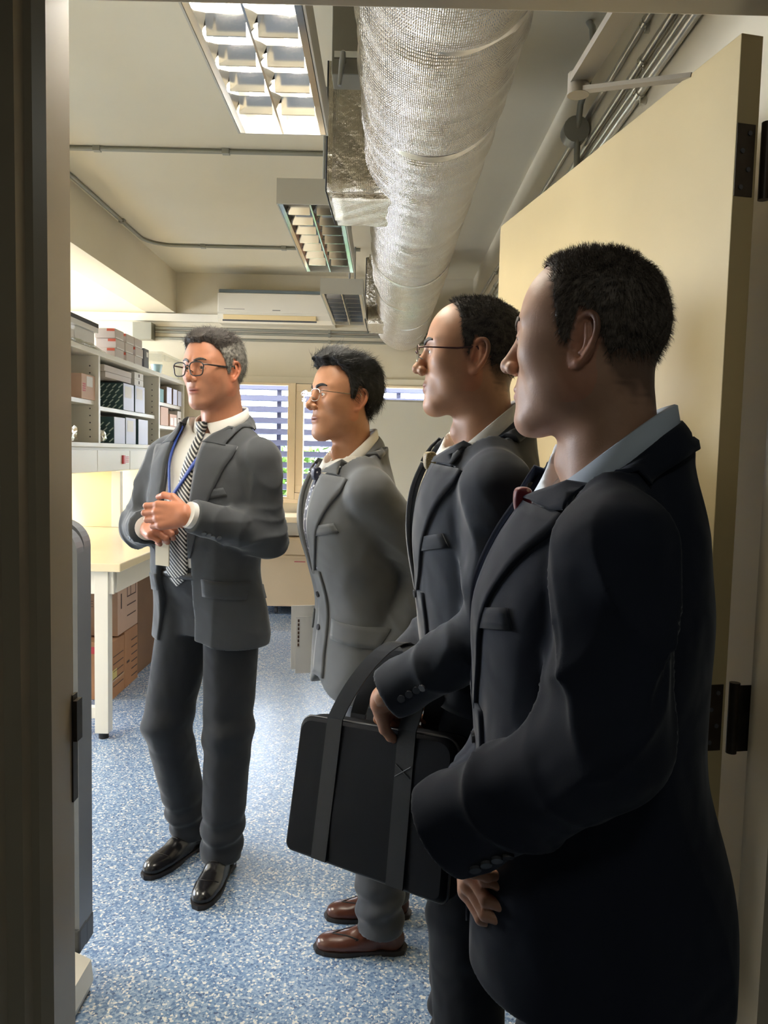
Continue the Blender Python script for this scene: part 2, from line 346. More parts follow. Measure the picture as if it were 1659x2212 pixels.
# ------------------------------------------------------------------ ceiling: lights, duct, conduits
def fixture(x0, x1, y0, y1, z0, z1, lit, label, rods=True):
    g = empty('ceiling_light', ((x0+x1)/2, y0, z0), 0, label, 'ceiling light', 'louvred ceiling lights'); w_ = x1-x0; ln = y1-y0
    def B(nm, lo, hi, mt, par=g): return Box(nm, lo, hi, mt, par)
    B('housing_side', (-w_/2, 0, 0), (-w_/2+.006, ln, z1-z0), M_FIX); B('housing_side', (w_/2-.006, 0, 0), (w_/2, ln, z1-z0), M_FIX)
    B('housing_end', (-w_/2+.006, 0, 0), (w_/2-.006, .006, z1-z0), M_FIX); B('housing_end', (-w_/2+.006, ln-.006, 0), (w_/2-.006, ln, z1-z0), M_FIX)
    B('housing_top', (-w_/2+.006, .006, z1-z0-.006), (w_/2-.006, ln-.006, z1-z0), M_FIX)
    hz = z1-z0
    for s in (-1, 1): MB().prism([(s*(w_/2-.008), 0), (s*(w_/2-.026), 0), (s*(w_/2-.034), hz*.5), (s*(w_/2-.008), hz*.5)], 1, .008, ln-.008).build('reflector_side', M_MIRROR, g)
    MB().prism([(-.003, .0), (.003, .0), (.016, hz*.5), (-.016, hz*.5)], 1, .008, ln-.008).build('reflector_spine', M_MIRROR, g)
    nb = 7; bl = None
    for k in range(1, nb+1):
        yy = ln*k/(nb+1)
        for s in (-1, 1):
            if bl is None:
                me = MB(); me.prism([(-.0025, 0.0), (.0025, 0.0), (.016, hz*.48), (-.016, hz*.48)], 0, .015, w_/2-.032); bl = me.build('louver_blade', M_MIRROR, g); o = bl
            else: o = bl.copy(); link(o); o.parent = g
            o.location = (0 if s > 0 else -w_/2+.017, yy, .001)
    for s in (-1, 1): MB().tube([(s*w_*.25, .03, hz*.68), (s*w_*.25, ln-.03, hz*.68)], .013, 10).build('tube', M_TUBE if lit else M_TUBEOFF, g)
    if rods:
        for q in (.2, ln-.2): MB().tube([(.04, q, hz), (.04, q, ZC-z0)], .006, 8).build('suspension_rod', M_GREY, g)
    if lit:
        for s in (-1, 1):
            a = area('fixture_lamp', ((x0+x1)/2+s*w_*.25, (y0+y1)/2, z0+hz*.55), (0, 0, 0), .05, ln*.92, L_FIX if lit is True else lit, (1.0, .93, .80))
    return g
fixture(-.515, -.215, 1.45, 2.65, 2.455, 2.555, True, 'lit white louvred ceiling light nearest the doorway')
fixture(-.48, -.20, 3.30, 4.50, 2.435, 2.54, False, 'unlit hanging louvred light beside the foil branch duct')
fixture(-.45, -.17, 5.10, 6.30, 2.435, 2.535, False, 'unlit hanging louvred light in front of the air conditioner')
fixture(-2.62, -2.32, 3.9, 5.42, 2.30, 2.40, L_BAY, 'hanging louvred light over the shelves behind the beam')
fixture(-2.75, -2.45, 1.7, 2.9, 2.40, 2.50, L_BAY, 'added louvred fill light left of the doorway, out of view')  # extra fixture added out of view to fill the faces from the left
fixture(-3.9, -3.6, 3.9, 5.42, 2.30, 2.40, L_BAY, 'lit hanging louvred light over the far side of the lab bench')

DX, DZ, DR = .125, 2.575, .228
duct = empty('ventilation_duct', (DX, 1.35, DZ), 0, 'big silver foil-wrapped round ventilation duct under the ceiling', 'duct')
rs = np.random.RandomState(5); nseg, nth = 190, 56; V = []
seams = [1.9, 2.55, 3.62, 4.45, 5.2, 5.95, 6.6]
for i in range(nseg+1):
    y = 1.35+(YB-.05-1.35)*i/nseg; rr = DR
    for sv in seams: rr -= .006*math.exp(-((y-sv)/.03)**2)
    for j in range(nth):
        a = 2*math.pi*j/nth
        wv = .0035*math.sin(y*46+1.4*math.sin(3*a+y*2))*(.4+.6*math.sin(y*2.3+a)**2)+.004*math.sin(2*a+y*3)+.003*math.sin(y*19+2*math.sin(a*2))
        sag = .010*max(0, -math.sin(a))*math.sin(y*2.1)**2
        r_ = rr+wv+sag
        V.append((r_*math.cos(a), y-1.35, r_*math.sin(a)))
F = [(i*nth+j, i*nth+(j+1) % nth, (i+1)*nth+(j+1) % nth, (i+1)*nth+j) for i in range(nseg) for j in range(nth)]
me = MB().add(V, F, True); me.add(V[-nth:], [tuple(range(nth))]); me.build('round_duct', M_FOIL, duct)
M_TAPE = mat('foil_tape', rgb(220, 214, 204), .3, .9, noise=(40, .15))
for sv in seams:
    MB().tube([(0, sv-1.35-.022, 0), (0, sv-1.35+.022, 0)], DR-.001, 56, caps=False).build('tape_band', M_TAPE, duct)
M_BLKSEAM = mat('black_seam', rgb(40, 38, 36), .6)
def branch(px, pyb, Yf, dep, ztop, xr):
    p = at_y(px, pyb, Yf); x0, z0 = p[0]-DX, p[2]-DZ
    bx = MB(); n = 10                     # box with a slightly crumpled skin
    me = bpy.data.meshes.new('b'); bm = bmesh.new(); bmesh.ops.create_cube(bm, size=1)
    for v in bm.verts: v.co = (x0+(v.co.x+.5)*(xr-x0), Yf-1.35+(v.co.y+.5)*dep, z0+(v.co.z+.5)*(ztop-DZ-z0))
    bmesh.ops.bevel(bm, geom=bm.edges[:], offset=.02, segments=2, affect='EDGES'); bmesh.ops.subdivide_edges(bm, edges=bm.edges[:], cuts=9, use_grid_fill=True)
    for v in bm.verts: v.co += Vector((math.sin(v.co.z*61+v.co.y*33), math.sin(v.co.x*57+v.co.z*40)*.9, math.sin(v.co.x*44+v.co.y*51)))*.002
    bm.to_mesh(me); bm.free(); me.polygons.foreach_set('use_smooth', np.ones(len(me.polygons), dtype=bool))
    o = obj('branch_duct', me, M_FOIL2, duct)
    Tube('branch_seam', [(x0-.001, Yf-1.35-.001, ztop-DZ-.03), (x0-.002, Yf-1.35-.002, z0+.02), (x0+.012, Yf-1.35+dep*.9, z0-.001)], .0035, M_BLKSEAM, o, 6)
    return o
branch(705, 424, 3.07, .40, 2.93, .07)
branch(789, 697, 6.02, .55, 2.93, .0)
p0 = at_y(716, 160, 2.66)
dmp = Box('damper_box', (p0[0]-DX, 1.31, p0[2]-DZ), (-.03, 1.42, ZC-DZ-.002), mat('galv_sheet', rgb(128, 124, 112), .5, .5), duct, .003)
hp = at_y(742, 120, 2.62); hx, hy, hz_ = hp[0]-DX, hp[1]-1.35, hp[2]-DZ
hd = MB(); hd.tube([(hx, hy-.02, hz_), (hx, hy+.05, hz_)], .008, 10); hd.box((hx-.03, hy-.005, hz_-.008), (hx+.05, hy+.006, hz_+.012)); hd.build('damper_spindle', M_CHROME, duct)
q = at_y(733, 185, 2.58); Tube('damper_handle', [(hx, hy-.02, hz_), (hx-.002, hy-.03, hz_-.03), (q[0]-DX, q[1]-1.35, q[2]-DZ)], [.008, .010, .006], M_GREY, duct)
for y_ in (2.2, 4.0, 5.6): Box('hanger_strap', (-.012, y_-1.35-.012, DR-.005), (.012, y_-1.35+.012, ZC-DZ), M_GREY, duct)

zc = ZC-.014
c1 = empty('conduit', (-1.2, 4.22, ZC), 0, 'straight grey conduit crossing the ceiling above the lit light', 'conduit')
Tube('pipe', [(-.72, 0, -.014), (1.05, 0, -.014)], .0125, M_CONDGREY, c1)
for x_ in (at_z(210, 322, zc)[0], at_z(485, 322, zc)[0]): Box('clamp', (x_+1.2-.02, -.016, -.028), (x_+1.2+.02, .016, 0), M_CONDGREY, c1, .002)
pa = at_z(156, 388, zc); pb = at_z(300, 505, zc); pc = at_z(640, 537, zc); Yx = pc[1]
c2 = empty('conduit', (-1.88, Yx, ZC), 0, 'bent grey conduit following the beam and turning across the ceiling', 'conduit')
path = [(pa[0]+1.88-.0, 3.0-Yx, -.014), (.0, -.35, -.014)]+[(.22-.22*math.cos(t), -.22+.22*math.sin(t)+.0, -.014) for t in np.linspace(0, R90, 8)]+[(pc[0]+1.88+.5, 0, -.014)]
path[0] = (0, 4.36-Yx, -.014)
Tube('pipe', path, .0125, M_CONDGREY, c2)
for p in ((0, -.62), (.42, 0), (1.05, 0)): Box('clamp', (p[0]-.02, p[1]-.02, -.028), (p[0]+.02, p[1]+.02, 0), M_CONDGREY, c2, .002)
jb = at_y(311, 716, YB-.06)
bxo = Box('junction_box', (-.085, -.06, -.075), (.085, .058, .075), M_CONDGREY, None, .003); bxo.location = (jb[0], YB-.06, jb[2]); tag(bxo, 'grey steel junction box high on the back wall', 'junction box')
for k, (dz_, lab) in enumerate(((.042, 'uppermost of three grey conduits along the back wall'), (.008, 'middle of three grey conduits along the back wall'), (-.048, 'lowest of three grey conduits along the back wall'))):
    t = empty('conduit', (jb[0]+.09, YB-.016, jb[2]+dz_), 0, lab, 'conduit', 'conduits on the back wall')
    Tube('pipe', [(0, 0, 0), (XR-jb[0]-.1, 0, 0)], .012, M_CONDGREY, t)
    xs = at_y(712, 720, YB)[0]-jb[0]-.09; Box('clamp', (xs-.012, -.015, -.015), (xs+.012, .0155, .015), M_CONDGREY, t, .002)
# pipes along the right wall
wall_pipes = [((1385, 38), (1195, 385), .011, 'thin bright steel pipe, lowest on the right wall'), ((1443, 38), (1262, 323), .012, 'bright steel pipe, second up on the right wall'),
              ((1468, 38), (1300, 300), .012, 'bright steel pipe, third up on the right wall'), ((1492, 45), (1335, 265), .016, 'thickest steel pipe, uppermost on the right wall')]
for (a_, c_, r_, lab) in wall_pipes:
    za = at_x(a_[0], a_[1], XR-.02)[2]; zb = at_x(c_[0], c_[1], XR-.02)[2]; z_ = (za+zb)/2
    t = empty('wall_pipe', (XR-r_-.004, 1.4, z_), 0, lab, 'pipe', 'pipes on the right wall')
    Tube('pipe', [(0, 0, 0), (0, YB-1.42, 0)], r_, M_CONDUIT, t)
    for y_ in (1.0, 1.75, 2.9, 4.1):
        MB().tube([(0, y_-.012, 0), (0, y_+.012, 0)], r_+.003, 10).build('clamp', M_CHROME, t)
        Box('clamp_foot', (0, y_-.006, -r_-.02), (r_+.003, y_+.006, -r_+.002), M_CHROME, t)
cq = at_x(1245, 285, XR-.05)
hc = empty('hanging_cable', (XR-.05, cq[1], cq[2]), 0, 'thick grey cable curving down beside the steel wall pipes', 'cable')
cp = [at_x(x_, y_, XR-.05)-np.array((XR-.05, cq[1], cq[2])) for x_, y_ in ((1262, 30), (1280, 60), (1282, 110), (1270, 180), (1254, 225), (1247, 285), (1246, 345), (1246, 420))]
Tube('cable', cp, .012, M_CONDGREY, hc); MB().tube([(-.006, -.03, 0), (-.006, .03, 0)], .05, 18).build('roller_clip', M_GREY, hc)

# air conditioner
ax0 = at_y(470, 660, YB-.2)[0]; ax1 = at_y(722, 690, YB-.2)[0]; az1 = at_y(470, 625, YB-.2)[2]; az0 = at_y(470, 695, YB-.2)[2]
ac = empty('air_conditioner', ((ax0+ax1)/2, YB, az0), 0, 'white wall-mounted air conditioner above the back window', 'air conditioner'); hw = (ax1-ax0)/2; hh = az1-az0
M_AC = mat('ac_plastic', rgb(216, 208, 190), .42)
MB().prism([(-.001, .0), (-.15, .0), (-.19, .03), (-.20, .07), (-.20, hh-.03), (-.18, hh), (-.001, hh)], 0, -hw, hw).build('body', M_AC, ac)
Box('front_panel', (-hw+.004, -.207, .088), (hw-.004, -.199, hh-.028), M_AC, ac, .003)
Box('top_grille', (-hw+.012, -.206, hh-.024), (hw-.012, -.150, hh+.002), mat('ac_grille', rgb(96, 104, 104), .5), ac, .002)
Box('air_flap', (-hw+.05, -.206, .024), (hw-.16, -.196, .066), mat('ac_flap', rgb(226, 200, 150), .45), ac, .003)
Box('flap_slot', (-hw+.045, -.2015, .010), (hw-.155, -.192, .023), M_DKGREY, ac)
Box('badge', (-.03, -.2085, .105), (.04, -.2065, .112), mat('badge_grey', rgb(120, 116, 108), .5), ac)
Box('badge', (-hw+.06, -.2085, .112), (-hw+.24, -.2065, .116), mat('badge_grey', rgb(120, 116, 108), .5), ac)
Box('trunking', (-hw-1.9, -.05, .02), (-hw, -.001, .09), M_AC, ac, .004)
# ------------------------------------------------------------------ lab bench and the shelves on it
M_BTOP = mat('bench_top_laminate', rgb(232, 216, 182), .22, spec=.5)
bn = empty('lab_bench', (-1.9, 3.6, 0), 0, 'cream-topped white lab bench along the left side', 'bench')
def bb(nm, lo, hi, mt=M_WHITE, bev=.002): return Box(nm, np.array(lo)-(-1.9, 3.6, 0), np.array(hi)-(-1.9, 3.6, 0), mt, bn, bev)
bb('top', (-3.0, 3.585, .818), (-1.235, 7.06, .858), M_BTOP, .004)
bb('apron', (-1.30, 3.665, .706), (-1.278, 7.0, .8175)); bb('apron', (-2.9, 3.62, .706), (-1.278, 3.642, .8175))
for y_ in (3.605, 5.25, 6.9):
    lg = bb('leg', (-1.365, y_, .03), (-1.30, y_+.06, .8175)); lg2 = bb('leg', (-2.9, y_, .03), (-2.835, y_+.06, .8175))
    for x_ in (-1.333, -2.868): MB().tube([(x_+1.9, y_+.03-3.6, 0), (x_+1.9, y_+.03-3.6, .03)], .024, 12).build('foot', M_BLACK, bn)
    bb('foot_rail', (-2.835, y_+.01, .10), (-1.365, y_+.05, .155))
XS = -1.84
sh = empty('shelf_unit', (XS, 4.97, .858), 0, 'tall white open shelf unit standing on the lab bench', 'shelf')
def sb(nm, lo, hi, mt=M_WHITE, bev=.002, par=sh): return Box(nm, np.array(lo)-(XS, 4.97, .858), np.array(hi)-(XS, 4.97, .858), mt, par, bev)
XBK = XS-.32; UP = (3.66, 4.965, 6.275, 7.04)
sb('top_board', (XBK, 3.6, 1.985), (XS+.004, 7.07, 2.017))
sb('bottom_board', (XBK, 3.6, 1.405), (XS+.004, 7.07, 1.432))
sb('back_panel', (XBK-.012, 3.6, 1.245), (XBK, 7.07, 2.0), M_CREAMLAM)
holes = []
for y_ in UP:
    u = sb('upright', (XBK, y_-.016, 1.432), (XS, y_+.016, 1.985))
for y_ in UP[1:3]:
    for k in range(11):
        z_ = 1.47+.045*k; MB().tube([(-.055, y_-4.97-.0168, z_-.858), (-.055, y_-4.97-.0158, z_-.858)], .005, 8).build('peg_hole', M_DKGREY, sh)
for (a_, c_, z_) in ((UP[0], UP[1], 1.70), (UP[1], UP[2], 1.672), (UP[2], UP[3], 1.79), (UP[2], UP[3], 1.60)):
    sb('shelf_board', (XBK, a_+.018, z_-.028), (XS-.03, c_-.018, z_))
dlab = mat('red_drawer_label', rgb(196, 60, 70), .5); wlab = mat('paper_label', rgb(232, 226, 222), .6); ink = mat('print_red', rgb(198, 92, 100), .6)
yy = [3.62, 4.30, 4.93, 5.556, 6.2, 6.8, 7.05]
sb('drawer_case', (XBK, 3.6, 1.243), (XS-.02, 7.07, 1.405))
for i in range(6):
    d = sb('drawer', (XS-.019, yy[i]+.004, 1.248), (XS-.001, yy[i+1]-.004, 1.385), M_WHITE)
    yl = yy[i+1]-.17
    if i in (2, 3, 4):
        ho = Box('label_holder', (-.0005, yl-4.97, 1.292-.858), (.012, yl-4.97+.035, 1.352-.858), dlab, d)
        Box('label_card', (-.0005, yl-4.97+.036, 1.292-.858), (.010, yl-4.97+.125, 1.350-.858), wlab, d)
        for k in range(4): Box('label_line', (.0102, yl-4.97+.048, 1.302-.858+.012*k), (.0108, yl-4.97+.112, 1.307-.858+.012*k), ink, d)
for y_ in (3.95, 5.262, 6.52):
    sb('post', (XS-.03, y_, .859), (XS+.03, y_+.05, 1.243)); sb('divider', (-2.9, y_+.006, .859), (XS-.031, y_+.04, 1.243), M_CREAMLAM)

def carton(name, lo, hi, mt, label, cat='box', group=None, bev=.002):
    lo = np.minimum(lo, hi).astype(float) if False else np.array([min(a, b) for a, b in zip(lo, hi)]); hi = np.array([max(a, b) for a, b in zip(lo, hi)])
    c = np.array(((lo[0]+hi[0])/2, (lo[1]+hi[1])/2, lo[2])); t = empty(name, tuple(c), 0, label, cat, group)
    Box('carton', lo-c, hi-c, mt, t, bev); t['_lo'] = list(lo-c); t['_hi'] = list(hi-c); return t
def patch_x(t, nm, y0, y1, z0, z1, mt, e=.0012, x=None):
    """flat thing on the +x face of a carton, fractions of the face"""
    lo, hi = t['_lo'], t['_hi']; a = lo[1]+(hi[1]-lo[1])*y0; b_ = lo[1]+(hi[1]-lo[1])*y1; c = lo[2]+(hi[2]-lo[2])*z0; d = lo[2]+(hi[2]-lo[2])*z1
    return Box(nm, (hi[0]+.0002, a, c), (hi[0]+e, b_, d), mt, t)
def patch_y(t, nm, x0, x1, z0, z1, mt, e=.0012):
    lo, hi = t['_lo'], t['_hi']; a = lo[0]+(hi[0]-lo[0])*x0; b_ = lo[0]+(hi[0]-lo[0])*x1; c = lo[2]+(hi[2]-lo[2])*z0; d = lo[2]+(hi[2]-lo[2])*z1
    return Box(nm, (a, lo[1]-e, c), (b_, lo[1]-.0002, d), mt, t)
def clean(t):
    for k in ('_lo', '_hi'): del t[k]
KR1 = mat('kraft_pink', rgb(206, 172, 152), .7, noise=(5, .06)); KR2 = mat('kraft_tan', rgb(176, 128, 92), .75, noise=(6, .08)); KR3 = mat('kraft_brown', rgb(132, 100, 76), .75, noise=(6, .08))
INKD = mat('print_dark', rgb(78, 58, 50), .7); WHT = mat('white_card', rgb(226, 222, 216), .6); BLKC = mat('black_card', rgb(44, 40, 44), .5)
GRN = mat('dark_green_card', rgb(58, 88, 92), .5); GRNS = mat('pale_stripe', rgb(196, 214, 208), .5); FRT = mat('pale_blue_card', rgb(206, 208, 226), .5)
BEIGE = mat('grey_beige_card', rgb(196, 184, 174), .6); ORG = mat('orange_print', rgb(198, 92, 66), .6); TEAL = mat('teal_card', rgb(88, 138, 136), .55)
PLAS = mat('clear_plastic', rgb(226, 224, 206), .18, trans=.55, alpha=.55, spec=.6); YLW = mat('yellow_print', rgb(214, 196, 120), .5)
FX = XS-.02
t = carton('cardboard_box', (FX-.2, 4.725, 1.7005), (FX, 4.945, 1.852), KR1, 'pinkish cardboard box alone on the left middle shelf')
patch_x(t, 'label', .36, .80, .52, .93, WHT); [patch_x(t, 'print_bar', .08, .28, .30+.09*k, .35+.09*k, ink) for k in range(4)]
[patch_y(t, 'print_bar', .2, .42, .3+.12*k, .36+.12*k, INKD) for k in range(3)]; clean(t)
def file_box(y0, y1, z0, z1, lab, card=True, stripes=False):
    t = carton('file_box', (FX-.27, y0, z0), (FX, y1, z1), GRN, lab, 'box', 'dark green kit boxes with pale fronts')
    patch_x(t, 'front', .02, .98, .0, .995, FRT, .002)
    if card: lo, hi = t['_lo'], t['_hi']; Box('label', (hi[0]+.0022, lo[1]+.03, hi[2]-.10), (hi[0]+.003, hi[1]-.06, hi[2]-.02), WHT, t)
    if stripes:
        lo, hi = t['_lo'], t['_hi']; rs = random.Random(int(y0*100))
        for r in range(5):
            for c in range(6):
                x_ = lo[0]+.02+c*.043+(r % 2)*.02; z_ = lo[2]+.012+r*.036
                if x_+.03 > hi[0] or z_+.03 > hi[2]: continue
                MB().add([(x_, lo[1]-.0008, z_), (x_+.006, lo[1]-.0008, z_-.006), (x_+.034, lo[1]-.0008, z_+.020), (x_+.028, lo[1]-.0008, z_+.026)], [(0, 1, 2, 3)]).build('printed_stripe', GRNS, t)
    clean(t); return t
file_box(5.47, 5.70, 1.673, 1.862, 'dark green striped kit box, left of the pair on the upper middle shelf', True, True)
file_box(5.725, 5.955, 1.673, 1.868, 'pale-fronted kit box, right of the pair on the upper middle shelf', True)
file_box(5.283, 5.508, 1.433, 1.615, 'striped kit box with half-round label, leftmost of three on the lower shelf', False, True)
file_box(5.52, 5.742, 1.433, 1.622, 'kit box with tall white label, middle of three on the lower shelf', True)
file_box(5.80, 6.035, 1.433, 1.622, 'plain pale kit box, rightmost of three on the lower shelf', False)
clean(carton('flat_box', (FX-.28, 5.18, 1.874), (FX-.02, 5.70, 1.912), BEIGE, 'flat grey box, lower of two lying on the striped kit boxes'))
clean(carton('flat_box', (FX-.28, 5.16, 1.913), (FX-.02, 5.71, 1.955), BEIGE, 'flat grey box, upper of two lying on the striped kit boxes'))
for k in range(2):
    t = carton('flat_box', (FX-.25, 5.75, 1.870+.05*k), (FX-.01, 5.955, 1.918+.05*k), WHT, 'small white box, %s of two above the pale kit box' % ('lower', 'upper')[k]); patch_x(t, 'print_bar', .45, .55, .3, .8, INKD); clean(t)
clean(carton('teal_box', (FX-.2, 6.36, 1.791), (FX-.01, 6.50, 1.90), TEAL, 'teal box beside the white boxes on the right upper shelf'))
for k, (a_, c_, lab) in enumerate(((6.55, 6.70, 'white blue-tinted box next to the teal box'), (6.745, 6.875, 'narrow white box between two wider white boxes on the right shelf'), (6.90, 7.02, 'white box at the wall end of the right upper shelf'))):
    t = carton('white_box', (FX-.2, a_, 1.791), (FX, c_, 1.93-.004*k), mat('kit_brown_edge', rgb(150, 128, 112), .6), lab); patch_x(t, 'front', .03, .97, 0, .99, FRT, .002); clean(t)
clean(carton('pink_box', (FX-.18, 6.385, 1.601), (FX, 6.60, 1.752), KR1, 'plain pink cardboard box on the right lower shelf'))
t = carton('label_box', (FX-.16, 6.655, 1.601), (FX, 6.87, 1.706), KR1, 'small carton with white labels beside the pink box'); patch_x(t, 'label', .05, .45, .1, .7, WHT); patch_x(t, 'label', .58, .95, .05, .75, WHT); clean(t)
t = carton('label_box', (FX-.16, 6.90, 1.601), (FX, 7.015, 1.743), WHT, 'upright white carton at the end of the right lower shelf'); patch_x(t, 'print_bar', .2, .8, .5, .58, INKD); clean(t)
def crumple(name, c, r, mt, lab, seed, cat='bag'):
    rs = np.random.RandomState(seed); bm = bmesh.new(); bmesh.ops.create_icosphere(bm, subdivisions=3, radius=1)
    for v in bm.verts:
        k = 1+.22*math.sin(v.co.x*7+seed)+.2*math.sin(v.co.y*9+v.co.z*6)+rs.uniform(-.1, .1)
        v.co = Vector((v.co.x*r[0]*k, v.co.y*r[1]*k, max(-r[2], v.co.z*r[2]*k)))
    me = bpy.data.meshes.new(name); bm.to_mesh(me); bm.free(); o = obj(name, me, mt); o.location = (c[0], c[1], c[2]+r[2]); return tag(o, lab, cat)
FOILB = mat('crumpled_foil', rgb(220, 214, 200), .22, .9)
crumple('foil_bag', (FX-.06, 5.12, 1.4335), (.05, .06, .045), FOILB, 'crumpled silver foil bag beside the striped kit box', 2)
crumple('plastic_bag', (FX-.07, 4.66, 1.4345), (.045, .08, .05), FOILB, 'crumpled shiny plastic bag on the left bottom shelf', 3)
crumple('plastic_bag', (FX-.05, 6.95, 1.7445), (.04, .05, .012), PLAS, 'clear plastic bag lying at the end of the right lower shelf', 4)
# on top of the unit
ZT = 2.0175
t = carton('carton_box', (FX-.22, 4.62, ZT), (FX-.10, 4.86, ZT+.115), WHT, 'cream carton, left of two under the black-edged flat box'); clean(t)
t = carton('carton_box', (FX-.22, 4.875, ZT), (FX-.10, 5.20, ZT+.145), WHT, 'cream carton, right of two under the black-edged flat box'); clean(t)
t = carton('flat_box', (FX-.24, 4.64, ZT+.146), (FX-.08, 5.22, ZT+.205), WHT, 'flat white box with black top edge on the cream cartons')
lo, hi = t['_lo'], t['_hi']; Box('black_edge', (lo[0]-.001, lo[1]-.001, hi[2]-.026), (hi[0]+.001, hi[1]+.001, hi[2]+.001), BLKC, t); patch_y(t, 'red_dot', .70, .80, .18, .42, dlab); clean(t)
crumple('plastic_bag', (FX-.05, 4.88, ZT), (.045, .28, .022), PLAS, 'long clear plastic wrap lying on top of the shelf unit', 6)
ys = [5.30, 5.47, 5.64, 5.77]; rowlab = ('bottom', 'middle', 'top'); collab = ('left', 'centre', 'right')
for r in range(3):
    for c in range(3):
        h_ = .066; y0 = 5.31+.205*c+.02*((r+c) % 2)
        t = carton('kit_box', (FX-.14, y0, ZT+.0005+h_*r), (FX, y0+.175, ZT+h_*(r+1)-.001), BEIGE, 'small grey-beige kit box, %s row %s of the stack on top' % (rowlab[r], collab[c]), 'box', 'kit boxes stacked on the shelf unit')
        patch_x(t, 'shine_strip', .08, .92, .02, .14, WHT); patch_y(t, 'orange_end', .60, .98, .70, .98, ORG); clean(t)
t = carton('black_case', (FX-.13, 5.94, ZT), (FX, 6.06, ZT+.15), mat('dark_grey_card', rgb(92, 92, 96), .5), 'upright dark grey case next to the stacked kit boxes'); patch_x(t, 'label', .5, .85, .6, .85, WHT); clean(t)
tb = empty('storage_tub', (FX-.12, 6.72, ZT), 0, 'translucent plastic storage tub on top of the shelf unit', 'tub')
MB().prism([(-.26, 0), (.26, 0), (.28, .17), (-.28, .17)], 0, -.11, .11).build('tub', PLAS, tb); Box('lid', (-.12, -.29, .17), (.12, .29, .188), PLAS, tb, .004); Box('handle', (.121, -.27, .12), (.135, -.20, .165), PLAS, tb, .003)
cup = empty('plastic_cup', (FX-.01, 6.30, ZT), 0, 'small pale blue plastic cup beside the dark grey case', 'cup')
MB().tube([(0, 0, 0), (0, 0, .06)], [.035, .045], 16).build('cup_wall', mat('blue_plastic', rgb(176, 206, 214), .3), cup); MB().tube([(0, 0, .0605), (0, 0, .066)], .047, 16).build('rim', mat('blue_plastic', rgb(176, 206, 214), .3), cup)
# cartons under the bench
def text(s, size, mt, parent, loc, rot):
    cu = bpy.data.curves.new('t', 'FONT'); cu.body = s; cu.size = size; cu.extrude = .0004; o = bpy.data.objects.new('t', cu); COL.objects.link(o)
    bpy.context.view_layer.update(); me = bpy.data.meshes.new_from_object(o.evaluated_get(bpy.context.evaluated_depsgraph_get())); bpy.data.objects.remove(o)
    q = obj('printed_text', me, mt, parent); q.location = loc; q.rotation_euler = rot; return q
CX = -1.49
t = carton('shipping_carton', (CX-.55, 4.19, .0005), (CX, 4.395, .325), KR2, 'tan carton on the floor, nearest under the lab bench')
for k in range(5): patch_x(t, 'print_bar', .1, .9, .2+.13*k, .215+.13*k, INKD)
patch_x(t, 'shine_tape', .02, .98, .295, .325, mat('clear_tape', rgb(206, 170, 134), .15)); patch_x(t, 'yellow_label', .0, .38, .34, .50, YLW); patch_y(t, 'red_label', .74, .97, .80, .92, dlab); clean(t)
t = carton('shipping_carton', (CX-.55, 4.40, .0005), (CX, 4.635, .335), KR2, 'tan carton on the floor behind the nearest one, below the upper carton')
for k in range(6): patch_x(t, 'print_bar', .5, .95, .12+.13*k, .14+.13*k, INKD)
patch_x(t, 'print_bar', .15, .35, .42, .46, INKD); clean(t)
t = carton('shipping_carton', (CX-.5, 4.30, .336), (CX-.005, 4.65, .66), KR1, 'pinkish carton with printed boxes, stacked on the tan cartons')
for (a_, c_, d_, e_) in ((.45, .9, .60, .62), (.45, .9, .84, .86), (.45, .47, .62, .84), (.88, .90, .62, .84), (.45, .9, .25, .27), (.45, .9, .44, .46), (.62, .64, .62, .84), (.14, .19, .45, .72)): patch_x(t, 'print_bar', a_, c_, d_, e_, INKD)
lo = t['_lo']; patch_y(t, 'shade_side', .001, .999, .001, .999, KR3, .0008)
for s, z_, x_ in (('OFUL', .235, .145), ('IN THE', .165, .18), ('C.', .115, .155)): text(s, .05, INKD, t, (lo[0]+x_+.02, lo[1]-.0012, z_), (R90, 0, 0))
clean(t)
clean(carton('shipping_carton', (CX-.5, 4.70, .0005), (CX-.02, 5.15, .60), KR3, 'dark brown carton deep under the bench behind the pinkish one'))

# ------------------------------------------------------------------ under the back window
ct = empty('window_counter', (-.4, 6.84, 0), 0, 'long cream counter under the back window', 'counter')
M_CT = mat('counter_cream', rgb(236, 212, 172), .28)
Box('counter_top', (-.80, -.30, .80), (1.14, .22, .848), M_CT, ct, .003); Box('counter_apron', (-.80, -.285, .69), (1.14, -.265, .7995), mat('apron_grey', rgb(186, 176, 158), .5), ct)
for x_ in (-.78, 1.08): Box('counter_leg', (x_, -.28, 0), (x_+.05, -.23, .69), M_WHITE, ct)
cb = empty('drawer_cabinet', (-.78, 6.55, 0), 0, 'cream drawer cabinet on castors under the window counter', 'cabinet')
M_CB = mat('cabinet_cream', rgb(226, 200, 164), .5, noise=(3, .03))
Box('case', (-.42, .02, .072), (.42, .5, .676), M_CB, cb, .002)
for z0, z1 in ((.524, .672), (.075, .516)):
    d = Box('drawer', (-.418, 0, z0), (.418, .019, z1), M_CB, cb, .004); Box('finger_lip', (-.41, -.006, z1-.03), (.41, -.0005, z1-.022), M_CB, d)
Box('red_mark', (.02, -.001, .462), (.115, .001, .470), ink, cb); Box('dark_mark', (.15, -.001, .628), (.19, .001, .634), INKD, cb)
for x_ in (-.14, .36, -.38):
    for y_ in (.06, .44):
        c = MB().tube([(x_-.012, y_, .031), (x_+.012, y_, .031)], .03, 14).build('castor', M_DKGREY, cb)
wbp = at_y(815, 863, 6.95)
